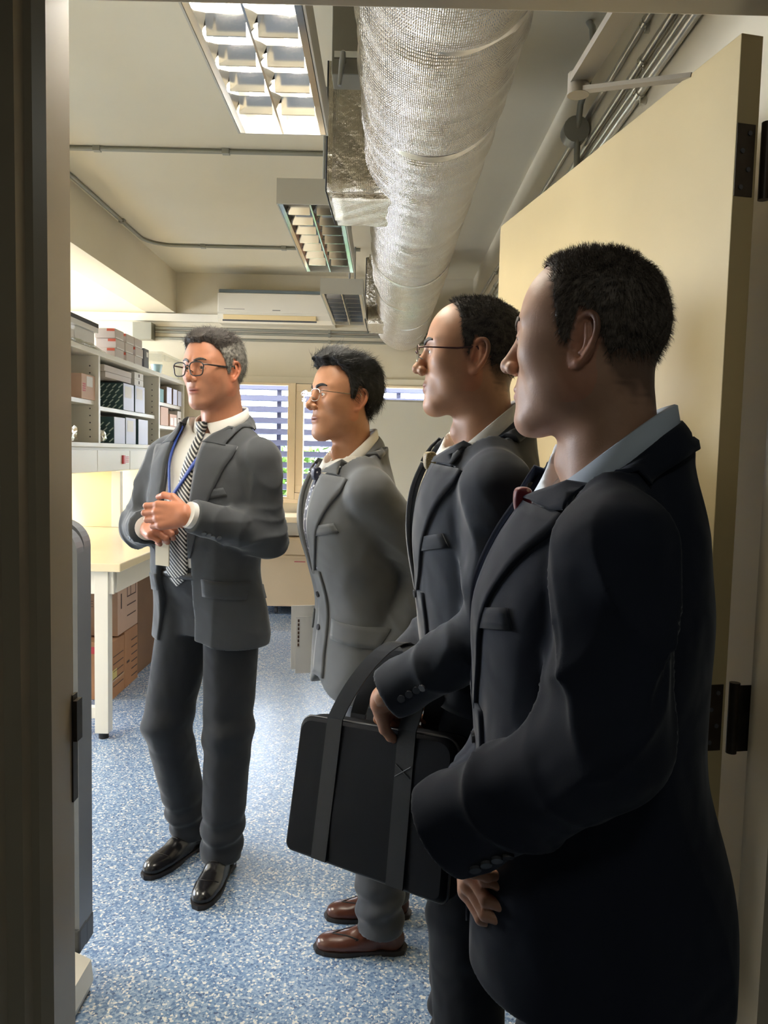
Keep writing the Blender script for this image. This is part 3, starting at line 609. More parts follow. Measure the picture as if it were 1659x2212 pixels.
wbd = empty('white_board', (.36, 6.93, .849), 0, 'pale grey writing board standing on the counter against the window', 'board')
Box('board_face', (-.55, 0, 0.004), (.38, .012, wbp[2]-.86), mat('board_white', rgb(232, 232, 226), .35), wbd); 
M_ALU = mat('aluminium', rgb(200, 200, 196), .35, .8)
Box('frame_edge', (-.555, -.004, wbp[2]-.866), (.385, .016, wbp[2]-.85), M_ALU, wbd); Box('frame_edge', (-.565, -.004, .0), (-.5505, .016, wbp[2]-.85), M_ALU, wbd)

# ------------------------------------------------------------------ folded mobile screen just inside the door
ms = empty('mobile_screen', (-.802, 1.95, 0), 0, 'white mobile screen with rounded grey frame standing by the doorway', 'screen')
def rpanel(x1, y0, y1, z0, z1, r, w_, mt, nm, inset=0.0):
    pts = [(x1-w_, z0), (x1-r*.6, z0)]+[(x1-r*.6+r*.6*math.sin(t), z0+r*.6-r*.6*math.cos(t)) for t in np.linspace(.2, R90, 6)]
    pts += [(x1-r+r*math.cos(t), z1-r+r*math.sin(t)) for t in np.linspace(0, R90, 9)]+[(x1-w_, z1)]
    return MB().prism(pts, 1, y0, y1).build(nm, mt, ms)
for k, (x1, ya, zt, zb_) in enumerate(((at_y(184, 1600, 1.950)[0]+.802, -.045, 1.205, .10), (at_y(198, 1600, 2.003)[0]+.802, .008, 1.215, .09))):
    rpanel(x1, ya, ya+.045, zb_, zt, .07, .5, M_PLGREY, 'frame')
    rpanel(x1-.022, ya-.004, ya+.0, zb_+.03, zt-.03, .05, .45, M_WHITE, 'panel')
    Box('corner_cap', (x1-.026, ya-.005, zb_-.012), (x1+.003, ya+.048, zb_+.055), M_DKGREY, ms, .006)
MB().prism([(-.40, 0), (.070, 0), (.080, .03), (.074, .085), (.03, .105), (-.40, .11)], 1, -.20, -.06).build('foot', M_WHITE, ms)
Box('foot_trim', (-.40, -.205, .04), (.078, -.2005, .05), M_ALU, ms)
# ------------------------------------------------------------------ implicit modelling for the figures
def caps(p, a, b, ra, rb):
    a = np.array(a, float); b = np.array(b, float); ba = b-a; t = np.clip(((p-a)@ba)/(ba@ba), 0, 1)
    return np.linalg.norm(p-a-t[:, None]*ba, axis=1)-(ra+(rb-ra)*t)
def ell(p, c, r):
    q = (p-np.array(c, float))/np.array(r, float); k0 = np.sqrt((q*q).sum(1)); q2 = q/np.array(r, float); k1 = np.sqrt((q2*q2).sum(1))+1e-9
    return k0*(k0-1)/k1
def sph(p, c, r): return np.linalg.norm(p-np.array(c, float), axis=1)-r
def smin(a, b, k): h = np.clip(.5+.5*(b-a)/k, 0, 1); return b*(1-h)+a*h-k*h*(1-h)
def smax(a, b, k): return -smin(-a, -b, k)
def sstep(x, a, b): t = np.clip((x-a)/(b-a), 0, 1); return t*t*(3-2*t)
def catmull(T, n=240):
    T = np.array(T, float); z = np.linspace(T[0, 0], T[-1, 0], n); out = [z]
    for c in range(1, T.shape[1]):
        m_ = np.gradient(T[:, c], T[:, 0]); i = np.clip(np.searchsorted(T[:, 0], z)-1, 0, len(T)-2); h = T[i+1, 0]-T[i, 0]; t = (z-T[i, 0])/h
        out.append((2*t**3-3*t*t+1)*T[i, c]+(t**3-2*t*t+t)*h*m_[i]+(-2*t**3+3*t*t)*T[i+1, c]+(t**3-t*t)*h*m_[i+1])
    return np.array(out)
class Loft:
    """stack of rounded sections: z, half width, front y, back y"""
    def __init__(s, T, n=2.3): s.T = catmull(T); s.n = n
    def __call__(s, p, grow=0.0):
        z = p[:, 2]; T = s.T; a = np.interp(z, T[0], T[1])+grow; f = np.interp(z, T[0], T[2])+grow; k = np.interp(z, T[0], T[3])-grow
        c = (f+k)/2; b_ = (f-k)/2; r = ((np.abs(p[:, 0])/a)**s.n+(np.abs(p[:, 1]-c)/b_)**s.n)**(1/s.n)
        d = (r-1)*np.minimum(a, b_)*.95; return np.maximum(d, np.maximum(T[0][0]-z, z-T[0][-1]))
def wob(p, f, seed):
    rs = np.random.RandomState(seed); k1, k2 = rs.normal(size=3), rs.normal(size=3); k1 /= np.linalg.norm(k1); k2 /= np.linalg.norm(k2)
    return np.sin((p@k1)*f+1.8*np.sin((p@k2)*f*.55+seed))
def ridge(p, f, seed): return 1-1.7*np.abs(wob(p, f*.5, seed))
def sdf_mesh(f, lo, hi, h, newton=1):
    lo = np.array(lo, float); S = 4; nb = np.ceil((np.array(hi, float)-lo)/(h*S)).astype(int); n = nb*S+1
    cx = [lo[i]+(np.arange(nb[i])+.5)*h*S for i in range(3)]; G = np.stack(np.meshgrid(*cx, indexing='ij'), -1).reshape(-1, 3)
    dc = f(G).reshape(nb); act = np.abs(dc) < h*S*1.9
    def up(a):
        for ax in range(3): a = np.repeat(a, S, axis=ax)
        return np.pad(a, [(0, 1)]*3, mode='edge')
    mk = up(act).copy(); D = up(dc).astype(float)
    for ax in range(3):
        sl = [slice(None)]*3; s2 = [slice(None)]*3; sl[ax] = slice(1, None); s2[ax] = slice(None, -1); m2 = mk.copy(); m2[tuple(sl)] |= mk[tuple(s2)]; mk = m2
    ijk = np.argwhere(mk); out = np.empty(len(ijk))
    for q in range(0, len(ijk), 400000): out[q:q+400000] = f(lo+h*ijk[q:q+400000])
    D[mk] = out; Sg = D < 0
    c8 = [(a, b_, c) for a in (0, 1) for b_ in (0, 1) for c in (0, 1)]
    sh_ = lambda A, o: A[o[0]:A.shape[0]-1+o[0], o[1]:A.shape[1]-1+o[1], o[2]:A.shape[2]-1+o[2]]
    cnt = sum(sh_(Sg, o).astype(np.int8) for o in c8); active = (cnt > 0) & (cnt < 8); idx = -np.ones(active.shape, int); cells = np.argwhere(active); idx[active] = np.arange(len(cells))
    vals = np.stack([D[cells[:, 0]+o[0], cells[:, 1]+o[1], cells[:, 2]+o[2]] for o in c8], 1); pos = np.zeros((len(cells), 3)); num = np.zeros(len(cells))
    for i, a in enumerate(c8):
        for j, b_ in enumerate(c8):
            if j > i and sum(abs(a[k]-b_[k]) for k in range(3)) == 1:
                va, vb = vals[:, i], vals[:, j]; m_ = (va < 0) != (vb < 0); t = np.where(m_, va/(va-vb+1e-20), 0)
                pos += np.where(m_[:, None], np.array(a)+t[:, None]*(np.array(b_)-np.array(a)), 0); num += m_
    V = lo+h*(cells+pos/num[:, None]); Q = []
    for ax in range(3):
        s1 = [slice(None)]*3; s2 = [slice(None)]*3; s1[ax] = slice(None, -1); s2[ax] = slice(1, None); A, B = Sg[tuple(s1)], Sg[tuple(s2)]
        e = np.argwhere(A != B); u_, v_ = [(1, 2), (2, 0), (0, 1)][ax]; e = e[(e[:, u_] > 0) & (e[:, v_] > 0) & (e[:, u_] < Sg.shape[u_]-1) & (e[:, v_] < Sg.shape[v_]-1)]
        flip = A[e[:, 0], e[:, 1], e[:, 2]]
        def cell(du, dv): c = e.copy(); c[:, u_] += du; c[:, v_] += dv; return idx[c[:, 0], c[:, 1], c[:, 2]]
        q = np.stack([cell(-1, -1), cell(0, -1), cell(0, 0), cell(-1, 0)], 1); q[~flip] = q[~flip][:, ::-1]; Q.append(q)
    Q = np.concatenate(Q); Q = Q[(Q >= 0).all(1)]
    for _ in range(newton): d, g = grad(f, V); V = V-np.clip(d, -h*.6, h*.6)[:, None]*g
    return V, Q
def relax(V, Q, it):
    n = len(V)
    for _ in range(it):
        acc = np.zeros((n, 3)); cnt = np.zeros(n)
        for a, b_ in ((0, 1), (1, 2), (2, 3), (3, 0)):
            for i, j in ((a, b_), (b_, a)):
                for k in range(3): acc[:, k] += np.bincount(Q[:, i], V[Q[:, j], k], n)
                cnt += np.bincount(Q[:, i], minlength=n)
        V = .5*V+.5*acc/np.maximum(cnt, 1)[:, None]
    return V
def grad(f, p, e=1e-3):
    d = f(p); g = np.stack([f(p+np.eye(3)[i]*e)-d for i in range(3)], 1); n = np.linalg.norm(g, axis=1)[:, None]; return d/np.maximum(n[:, 0]/e, .5), g/(n+1e-12)
def onto(f, p, off, it=6):
    p = np.array(p, float); sh_ = p.shape; p = p.reshape(-1, 3)
    for _ in range(it): d, g = grad(f, p); p = p-np.clip(d-off, -.05, .05)[:, None]*g
    return p.reshape(sh_)
def onto_y(f, p, off, it=8):
    p = np.array(p, float); sh_ = p.shape; p = p.reshape(-1, 3)
    for _ in range(it): d, g = grad(f, p); p[:, 1] -= np.clip((d-off)/np.maximum(g[:, 1], .45), -.04, .04)
    return p.reshape(sh_)
def shell(G, f, o0, o1, MBo=None, front=False):
    """closed thin patch over grid G (rows, cols, 3) lying on the surface f"""
    r, c = G.shape[:2]; G = onto_y(f, G, .5*(o0+o1)) if front else G; A = onto(f, G, o1); Bt = onto(f, G, o0); V = np.concatenate([A.reshape(-1, 3), Bt.reshape(-1, 3)]); n = r*c; F = []
    for i in range(r-1):
        for j in range(c-1): q = (i*c+j, i*c+j+1, (i+1)*c+j+1, (i+1)*c+j); F.append(q); F.append(tuple(k+n for k in q[::-1]))
    ring = [j for j in range(c)]+[i*c+c-1 for i in range(1, r)]+[(r-1)*c+j for j in range(c-2, -1, -1)]+[i*c for i in range(r-2, 0, -1)]
    for k in range(len(ring)): a, b_ = ring[k], ring[(k+1) % len(ring)]; F.append((b_, a, a+n, b_+n))
    return (MBo or MB()).add(V, F, True)
def rect_grid(c, u, v, r, k): return np.array([[np.array(c)+np.array(u)*a+np.array(v)*b_ for b_ in np.linspace(-1, 1, k)] for a in np.linspace(-1, 1, r)])

# ------------------------------------------------------------------ heads
_ep = [(-.009, .008), (-.006, .024), (.005, .031), (.015, .026), (.019, .012), (.016, -.004), (.010, -.016), (.004, -.027), (-.005, -.028), (-.009, -.016)]
EARPTS = [tuple(r) for r in catmull([(i,)+q for i, q in enumerate(_ep)], 28)[1:].T]
def head_base(p, o):
    x = np.abs(p[:, 0]); q = np.stack([x, p[:, 1], p[:, 2]], 1); jw = o.get('jaw', 1.0); ck = o.get('cheek', 1.0); lf = o.get('low', 0.0)
    d = ell(q, (0, -.020+.098*(1-o.get('long', 1)), .034), (.0755*o.get('wide', 1), .098*o.get('long', 1), .086))
    d = smin(d, ell(q, (0, .028, .040), (.064, .056, .066)), .03)
    d = smin(d, ell(q, (0, .026, -.036+lf), (.059*ck, .060, .072)), .03)
    d = smin(d, caps(q, (.045*jw, .000, -.052), (.018*jw, .060, -.095+lf), .021, .019), .03)
    d = smin(d, sph(q, (0, .071+o.get('chin', 0), -.097+lf), .0195), .022)
    d = smin(d, ell(q, (.041, .052, -.012), (.022, .026, .022)), .018)
    d = smin(d, ell(q, (.045, .024, .012), (.022*o.get('wide', 1), .042, .046)), .025); d = smin(d, ell(q, (.043*ck, .016, -.030), (.021, .040, .046)), .025)
    return d, q
def head_sdf(p, o, neck=True, ears=True):
    d, q = head_base(p, o); nz = o.get('nose', 1.0); lf = o.get('low', 0.0)
    d = smin(d, caps(q, (.010, .082, .030), (.044, .066, .031), .0095, .008), .014)
    d = smax(d, -ell(q, (.031, .100, .009), (.019, .019, .012)), .014)
    d = smin(d, sph(q, (.031, .0725, .009), .0142), .004)
    d = smax(d, -ell(q, (.0315, .089, .0075), (.0135, .0105, o.get('eye', .0046))), .0015)
    d = smin(d, caps(q, (0, .082, .020), (0, .1045+.006*(nz-1)*3, -.020), .0072, .0100), .012)
    d = smin(d, sph(q, (0, .1075+.008*(nz-1)*3, -.0235), .0092), .006)
    d = smin(d, sph(q, (.0112, .097, -.027), .0085), .006)
    d = smax(d, -ell(q, (.0062, .103, -.0345), (.0036, .005, .0042)), .002)
    d = smin(d, ell(q, (0, .064, -.058+lf*.5), (.031, .025, .026)), .018)
    d = smin(d, ell(q, (0, .0870, -.0555+lf*.5), (.021, .0062, .0050)), .005)
    d = smin(d, ell(q, (0, .0862, -.0655+lf*.5), (.018, .0066, .0058)), .005)
    d = smax(d, -ell(q, (0, .0960, -.0605+lf*.5), (.0225, .0105, .0011)), .0018)
    if ears:
        em = q[:, 0] > .045
        if em.any():
            ca, sa = math.cos(.42), math.sin(.42); e = q[em]-np.array((.0735*o.get('wide', 1), -.010, -.002)); tl = .16
            w_ = e[:, 0]*ca+e[:, 1]*sa*1.0; u0 = -(e[:, 1]*ca-e[:, 0]*sa); v0 = e[:, 2]
            u_ = u0*math.cos(tl)-v0*math.sin(tl); v_ = u0*math.sin(tl)+v0*math.cos(tl)
            E_ = np.stack([u_, v_, w_], 1)/o.get('ear', 1.0); de = ell(E_, (.003, .001, -.001), (.015, .027, .0042)); rim = np.full(len(E_), 9.)
            for a, b_ in zip(EARPTS[:-1], EARPTS[1:]): rim = np.minimum(rim, caps(E_, (*a, .004), (*b_, .004), .0038, .0038))
            ant = np.minimum(caps(E_, (.004, .018, .003), (.009, .002, .004), .003, .0035), caps(E_, (.009, .002, .004), (.002, -.013, .003), .0035, .003))
            ant = np.minimum(ant, caps(E_, (-.010, -.006, .004), (-.008, -.001, .004), .004, .0035)); ant = np.minimum(ant, caps(E_, (.000, -.024, .003), (-.004, -.018, .003), .006, .004))
            de = smin(smin(de, rim, .0035), ant, .004); de = smax(de, -ell(E_, (-.001, -.004, .008), (.0065, .009, .007)), .003)
            d[em] = smin(d[em], de*o.get('ear', 1.0), .005)
    if neck:
        nk = caps(q, (0, -.028, -.055), (0, -.048, -.24), .054*o.get('neck', 1), .060*o.get('neck', 1)); d = smin(d, nk, .028)
        d = smin(d, sph(q, (0, .018, -.150), .012), .03)
    return d
def hair_T(p, o):
    """hair thickness over the scalp, negative where bare"""
    x = np.abs(p[:, 0]); y, z = p[:, 1], p[:, 2]; zl = np.interp(y, o['line_y'], o['line_z'])
    zl = zl+o.get('recede', 0)*np.exp(-((x-.045)/.02)**2)*sstep(y, .0, .05)
    m_ = sstep(z-zl+o.get('rag', .002)*(wob(p, 170, 3)+.8*wob(p, 420, 4)), -.004, o.get('fade', .018)); t = o['t_side']+(o['t_top']-o['t_side'])*sstep(z, .055, .105)+o.get('quiff', 0)*sstep(y, -.02, .07)*sstep(z, .07, .10)
    t = t+o.get('back', 0)*sstep(-y, .04, .09)
    return -.004+(t+.004)*m_
def hair_sdf(p, o):
    d, _ = head_base(p, o); wv = o.get('wave', .0012); f = o.get('wf', 150)
    tex = wv*(wob(p*np.array([1.6, .5, .8]), f, 11)+.6*wob(p*np.array([1.2, .8, .5]), f*1.9, 12)+.4*wob(p, f*3.2, 13))
    return d-hair_T(p, o)-tex*(hair_T(p, o) > 0)

SKINM = {}
def skin_mat(name, col):
    m = mat(name, None, .48, spec=.45, vcol='tint', noise=(60, .06, 4), bump=(420, .10, .002)); N, L, b = nodes(m)
    b.inputs['Subsurface Weight'].default_value = .08; b.inputs['Subsurface Radius'].default_value = (.01, .004, .002); b.inputs['Subsurface Scale'].default_value = .6
    return m
def hair_mat(name, c1, c2):
    m = mat(name, c1, .55, spec=.25); N, L, b = nodes(m); tc = N.new('ShaderNodeTexCoord'); n = N.new('ShaderNodeTexNoise'); n.inputs['Scale'].default_value = 240
    mp = N.new('ShaderNodeMapping'); mp.inputs['Scale'].default_value = (1.5, .25, .4); L.new(tc.outputs['Object'], mp.inputs[0]); L.new(mp.outputs[0], n.inputs['Vector'])
    r = N.new('ShaderNodeValToRGB'); r.color_ramp.elements[0].position = .35; r.color_ramp.elements[0].color = c1; r.color_ramp.elements[1].position = .68; r.color_ramp.elements[1].color = c2
    L.new(n.outputs['Fac'], r.inputs[0]); L.new(r.outputs[0], b.inputs['Base Color'])
    bp = N.new('ShaderNodeBump'); bp.inputs['Strength'].default_value = .5; bp.inputs['Distance'].default_value = .002; L.new(n.outputs['Fac'], bp.inputs['Height']); L.new(bp.outputs['Normal'], b.inputs['Normal']); return m
def xf(V, R, c, s): return (np.asarray(V)*s)@R.T+np.array(c)
def rotm(yaw, pitch, roll=0): return np.array(Matrix.Rotation(yaw, 3, 'Z') @ Matrix.Rotation(pitch, 3, 'X') @ Matrix.Rotation(roll, 3, 'Y'))

# ------------------------------------------------------------------ hands
def hand_caps(W, d, n, side, curl, thumb, spread=1.0, s=1.0, back=None):
    """capsules of a hand: wrist W, direction d, back-of-hand normal n, side +1/-1 for where the thumb is"""
    d = np.array(d, float); d /= np.linalg.norm(d); n = np.array(n, float); n -= d*(n@d); n /= np.linalg.norm(n); t = np.cross(n, d)*side; W = np.array(W, float); C = []
    lat = [.030, .010, -.010, -.029]; ln = [(.042, .025, .021), (.046, .029, .022), (.043, .027, .021), (.034, .020, .018)]; kn = [.088, .091, .087, .079]
    C.append((W+(back if back is not None else -d)*.05, W+d*.012, .026*s, .024*s, 0))
    for i in range(4):
        K = W+(d*kn[i]+t*lat[i]*spread-n*.002)*s; C.append((W+(d*.012+t*lat[i]*.55)*s, K, .0155*s, .0115*s, 0))
        C.append((W+(d*.035+t*lat[i]*.8-n*.008)*s, K-n*.006*s, .013*s, .011*s, 0)); q = K; ang = 0; cu = curl[i] if hasattr(curl[i], '__len__') else (curl[i], curl[i], curl[i]*.7)
        for j in range(3):
            ang += cu[j]; v = d*math.cos(ang)-n*math.sin(ang); q2 = q+v*ln[i][j]*s; r0 = (.0098, .0088, .0080)[j]*s*(1 if i < 3 else .88); C.append((q, q2, r0, r0*.9, 1+i)); q = q2
    T0 = W+(d*.022+t*.026-n*.008)*s; q = T0
    for j, (a1, a2) in enumerate(thumb): v = d*math.cos(a1)*math.cos(a2)+t*math.sin(a1)-n*math.sin(a2)*math.cos(a1); v /= np.linalg.norm(v); q2 = q+v*(.042, .031, .026)[j]*s; C.append((q, q2, (.0135, .0105, .0095)[j]*s, (.0110, .0098, .0080)[j]*s, 5)); q = q2
    return C
def hand_sdf(C):
    def f(p):
        palm = None; fs = {}
        for a, b_, ra, rb, g in C:
            d = caps(p, a, b_, ra, rb)
            if g == 0: palm = d if palm is None else smin(palm, d, .010)
            else: fs[g] = d if g not in fs else smin(fs[g], d, .004)
        r = palm
        for g in fs: r = smin(r, fs[g], .005)
        return r
    return f
# ------------------------------------------------------------------ a suited figure
def bounds(P, pad): P = np.array(P); return P.min(0)-pad, P.max(0)+pad
def oval_ring(cx, cy, z, rx, ry, n=36): return [(cx+rx*math.sin(a), cy+ry*math.cos(a), z) for a in np.linspace(-math.pi, math.pi, n, endpoint=False)]
def person(o):
    th = math.radians(o['rot']); c, s_ = math.cos(th), math.sin(th); org = np.array([o['loc'][0], o['loc'][1], 0.]); S = o['scale']
    root = empty('person', tuple(org), th, o['label'], 'person', o.get('group'))
    def loc(p): v = np.array(p, float)-org; return np.array([c*v[0]+s_*v[1], -s_*v[0]+c*v[1], v[2]])
    def locv(v): v = np.array(tuple(v)+(0,)*(3-len(v)), float); return np.array([c*v[0]+s_*v[1], -s_*v[0]+c*v[1], v[2]])
    bulk = o.get('bulk', 1.0); bel = o.get('belly', 0.0)
    hc = loc(o['head']); Rh = rotm(math.radians(o['head_rot'])-th, math.radians(o.get('pitch', 0)), math.radians(o.get('tilt', 0))); hs = o.get('hs', 1.0); ho = o['face']
    nb_ = xf([(0, -.048, -.215)], Rh, hc, hs)[0]                       # base of the neck
    nx, ny = nb_[0]*.8, nb_[1]
    TT = [(.74, .200, .128, -.128), (.88, .196, .130, -.128), (1.03, .176, .122+bel, -.104), (1.16, .188, .130+bel*.7, -.112), (1.28, .194, .130, -.122), (1.355, .180, .112, -.120), (1.41, .140, .085, -.112), (1.45, .100, .062, -.100), (1.49, .078, .046, -.090)]
    lean = ny+.045                                                     # torso follows the neck at the top
    dp = o.get('deep', 1.0); dz_f = lambda z: 1+(dp-1)*min(1, max(0, (1.42-z)/.16)); flr = o.get('flare', 0); TT = [(z*S, a*S*bulk, f*S*dz_f(z)+flr*min(1, max(0, (1.2-z)/.2))+lean*max(0, (z-1.0)/.5), k*S*(1+(dp-1)*min(1, max(0, (1.52-z)/.08)))+lean*max(0, (z-1.0)/.5)) for z, a, f, k in TT]
    torso = Loft(TT, 2.35)
    SL, SR = np.array((-.176*S*bulk+nx*.5, lean*.8-.008, 1.360*S)), np.array((.176*S*bulk+nx*.5, lean*.8-.008, 1.360*S))
    arms = []
    for key, sh0 in (('L', SL), ('R', SR)):
        a = o['arm'+key]; E_, W_ = loc(a['elbow']), loc(a['wrist']); arms.append((np.array(sh0), E_, W_, a))
    zhem = o.get('hem', .77)*S; rs0, re0, rc0 = o.get('sleeve', (.070, .060, .050)); fold = o.get('fold', 1.0); seed = o['seed']
    wz = o['open']                                                     # opening: list of (z, left x, right x)
    OZ = np.array(wz, float); 
    def jack_raw(p):
        d = torso(p)
        for sg, sh0 in ((-1, SL), (1, SR)): d = smin(d, caps(p, (sg*.060*S+nx, ny+.010, 1.452*S), (sh0[0]*.93, sh0[1], sh0[2]+.030*S), .034, .040*S), .05)
        d = smin(d, caps(p, (nx, ny-.010, 1.39*S), (nx, ny-.026, 1.478*S), .090, .070), .05)
        d = d-fold*.0050*ridge(p*np.array([1, 1, .75]), 17, seed)*(1-sstep(p[:, 2], 1.05*S, 1.36*S))-fold*.0030*ridge(p*np.array([1, 1, .55]), 30, seed+1)*(1-sstep(p[:, 2], 1.2*S, 1.44*S)*.6)
        for sh0, E_, W_, a in arms:
            rs_ = a.get('r', (rs0, re0, rc0)); cut = W_+(E_-W_)/np.linalg.norm(E_-W_)*.012; ax = (E_-sh0)/np.linalg.norm(E_-sh0); fx = (cut-E_)/np.linalg.norm(cut-E_)
            u_ = smin(caps(p, sh0, E_, rs_[0]*S, rs_[1]*S), caps(p, E_, cut+fx*.05, rs_[1]*S, rs_[2]*S), .03)
            rE = np.linalg.norm(p-E_, axis=1); rS = np.linalg.norm(p-sh0, axis=1); tt = (p-E_)@(ax-fx); sd = p@np.cross(ax, fx)
            rg = lambda ph: 1.5*(1-np.abs(np.sin(ph)))**2-.45
            u_ = u_-fold*(.0080*np.exp(-(rE/.11)**2)*rg(tt*30+sd*26+1.2*wob(p, 14, seed+3)+seed)+.0050*np.exp(-((rS-.14)/.10)**2)*rg((p@ax)*17+sd*34+1.9*wob(p, 13, seed+2))+.0042*ridge(p, 24, seed+5)*sstep(rS, .05, .13)+.0045*rg((p@fx)*30+sd*34+wob(p, 16, seed))*np.exp(-((rE-.16)/.07)**2))
            u_ = smax(u_, (p-cut)@fx, .004); d = smin(d, u_, .016)
        return d
    def jack(p):
        d = jack_raw(p); z = p[:, 2]
        hem = zhem+o.get('cutaway', .05)*np.exp(-((p[:, 0]-o.get('hemx', 0))/.06)**2)*(p[:, 1] > 0); d = smax(d, hem-z, .006)
        l = np.interp(z, OZ[:, 0], OZ[:, 1]); r = np.interp(z, OZ[:, 0], OZ[:, 2]); wcut = np.maximum(np.maximum(l-p[:, 0], p[:, 0]-r), -(p[:, 1]-lean*.5+.01)); wcut = np.maximum(wcut, OZ[0, 0]-z)
        d = smax(d, -wcut, .004)
        ze = z+.6*np.maximum(0, p[:, 1]-ny+.02); nk = np.sqrt((p[:, 0]-nx)**2+(p[:, 1]-ny-.005)**2)-(.070+.65*np.maximum(0, ze-1.45*S)); nkc = np.maximum(nk, 1.34*S-z); d = smax(d, -nkc, .006)
        rho = np.sqrt((p[:, 0]-nx)**2+(p[:, 1]-ny)**2); pl = z-(1.497*S-(o.get('cdrop', .115)/.14*.72)*(p[:, 1]-(ny-.07))); return smax(d, -np.maximum(rho-.112, -pl), .008)
    lo, hi = bounds([SL, SR]+[a[1] for a in arms]+[a[2] for a in arms]+[(-.21*S*bulk, -.14, zhem), (.21*S*bulk, .17+bel, 1.53*S)], .10); lo[2] = min(zhem-.02, min(a[2][2] for a in arms)-.09)
    V, Q = sdf_mesh(jack, lo, hi, o.get('h', .0050), 1); V = relax(V, Q, 2); JM = o['jacket_mat']; jk = obj('jacket', mesh_np('jacket', V, Q), JM, root)
    # lapels and collar of the jacket
    zb, zt_ = o['lapel']                                                # bottom and top of the roll line
    for sg, col in ((-1, 1), (1, 2)):
        edge = lambda z: np.interp(z, OZ[:, 0], OZ[:, col])
        rows = []
        for t in np.linspace(0, 1, 22):
            z = zb+(zt_-zb)*t; xi = edge(z)-sg*.001; wd_ = .006+.096*S*min(1, t/.92)**.9
            rows.append([(xi+sg*wd_*u_, .10+lean*.6, z-.010*u_*t) for u_ in np.linspace(0, 1, 8)])
        shell(np.array(rows), jack_raw, -.001, .0065, None, True).build('lapel', JM, jk)
        rows = []; z0 = zt_+.004; r0 = .0615*ho.get('neck', 1)*hs+.0125; zcb = o.get('collar_z', 1.540)*S-.020
        e0 = np.array((edge(z0)-sg*.001, .10+lean*.6, z0)); t0 = np.array((edge(z0)+sg*.082*S, .10+lean*.6, z0+.012))
        for t in np.linspace(0, 1, 30):                                 # collar leaf from the notch round to the nape
            ph = math.radians(42+138*t); k = sstep(np.array([t]), 0, .22)[0]
            inn = np.array((nx+sg*r0*math.sin(ph), ny+.006+r0*1.06*math.cos(ph), zcb-(o.get('cdrop', .115)+.016)*((1+math.cos(ph))/2)**1.15))
            out = np.array((nx+sg*(r0+.020)*math.sin(ph)*1.05, ny+.006+(r0+.015)*1.08*math.cos(ph), inn[2]-.036*S))
            inn = inn*k+e0*(1-k); out = out*k+t0*(1-k); rows.append([inn*(1-u_)+out*u_+np.array((sg*.002*math.sin(ph), .002*math.cos(ph), .003))*math.sin(math.pi*u_)*k for u_ in np.linspace(0, 1, 7)])
        A = np.array(rows); sh3 = A.shape
        for _ in range(4): dd, gg = grad(jack, A.reshape(-1, 3)); A = A+(np.clip(.0045-dd, 0, .03)[:, None]*gg).reshape(sh3)
        A[:6] = onto(jack_raw, A[:6], .0065); m = MB(); r_, c_ = sh3[:2]; FF = [(i*c_+j, i*c_+j+1, (i+1)*c_+j+1, (i+1)*c_+j) for i in range(r_-1) for j in range(c_-1)]
        q = m.add(A.reshape(-1, 3), FF, True).build('jacket_collar', JM, jk); md = q.modifiers.new('t', 'SOLIDIFY'); md.thickness = .0032; md.offset = 0
    # pockets, buttons, overlap
    if o.get('breast', True): shell(rect_grid((-.105*S*bulk, .13+lean*.5, 1.255*S), (.006, 0, .012), (.047, 0, -.010), 4, 8), jack_raw, 0, .0045, None, True).build('breast_pocket', JM, jk)
    for sg in o.get('flaps', (-1, 1)): shell(rect_grid((sg*.135*S*bulk, .11, .965*S), (0, 0, .027), (.058, 0, -.006*sg), 5, 9), jack_raw, 0, .0045, None, True).build('pocket_flap', JM, jk)
    if o.get('overlap'):
        rows = [[(x, .13, z) for x in np.linspace(.016, -.05, 7)] for z in np.linspace(zhem+.055, zb+.01, 18)]
        G = np.array(rows); shell(G, jack_raw, -.003, .0055, None, True).build('front_overlap', JM, jk)
        for z in o['buttons']:
            p = onto(jack_raw, np.array([[.0, .13, z*S]]), .006)[0]; _, g = grad(jack_raw, p[None]); g = g[0]; MB().tube([p, p+g*.004], .0085, 14).build('button', o['button_mat'], jk)
    for sh0, E_, W_, a in arms:
        if 'cuff_side' not in a: continue
        fx = (W_-E_)/np.linalg.norm(W_-E_); sd = locv(a['cuff_side']); sd -= fx*(sd@fx); sd /= np.linalg.norm(sd)
        for k in range(4):
            p = onto(jack_raw, (W_-fx*(.045+.0165*k)+sd*.05)[None], .001)[0]; _, g = grad(jack_raw, p[None]); MB().tube([p, p+g[0]*.0035], .0068, 12).build('cuff_button', o['button_mat'], jk)
        if a.get('cuff', True): MB().tube([W_-fx*.05, W_+fx*.003], [(a.get('r', (0, 0, rc0))[2]-.012)*S, (a.get('r', (0, 0, rc0))[2]-.013)*S], 24).build('shirt_cuff', o['shirt_mat'], root)
    # shirt, its collar, tie
    def shirt0(p): return smin(torso(p, -.014), caps(p, (nx, ny+.004, 1.38*S), (nx, ny, 1.50*S), .066, .060), .03)
    def shirt(p):
        d = smin(torso(p, -.014), caps(p, (nx, ny+.004, 1.38*S), (nx, ny, 1.435*S), .066, .060), .03); zs = p[:, 2]+.9*np.maximum(0, p[:, 1]-ny); d = smax(d, -np.maximum(np.sqrt((p[:, 0]-nx)**2+(p[:, 1]-ny-.004)**2)-.060*ho.get('neck', 1)*hs-.35*np.maximum(0, zs-1.45*S), o.get('collar_z', 1.540)*S-o.get('cdrop', .115)-.028-p[:, 2]), .005)
        if bel: d = d+.002*wob(p, 30, 4)
        return smax(smax(d, .985*S-p[:, 2], .004), -(p[:, 1]-lean*.5+.03), .01)
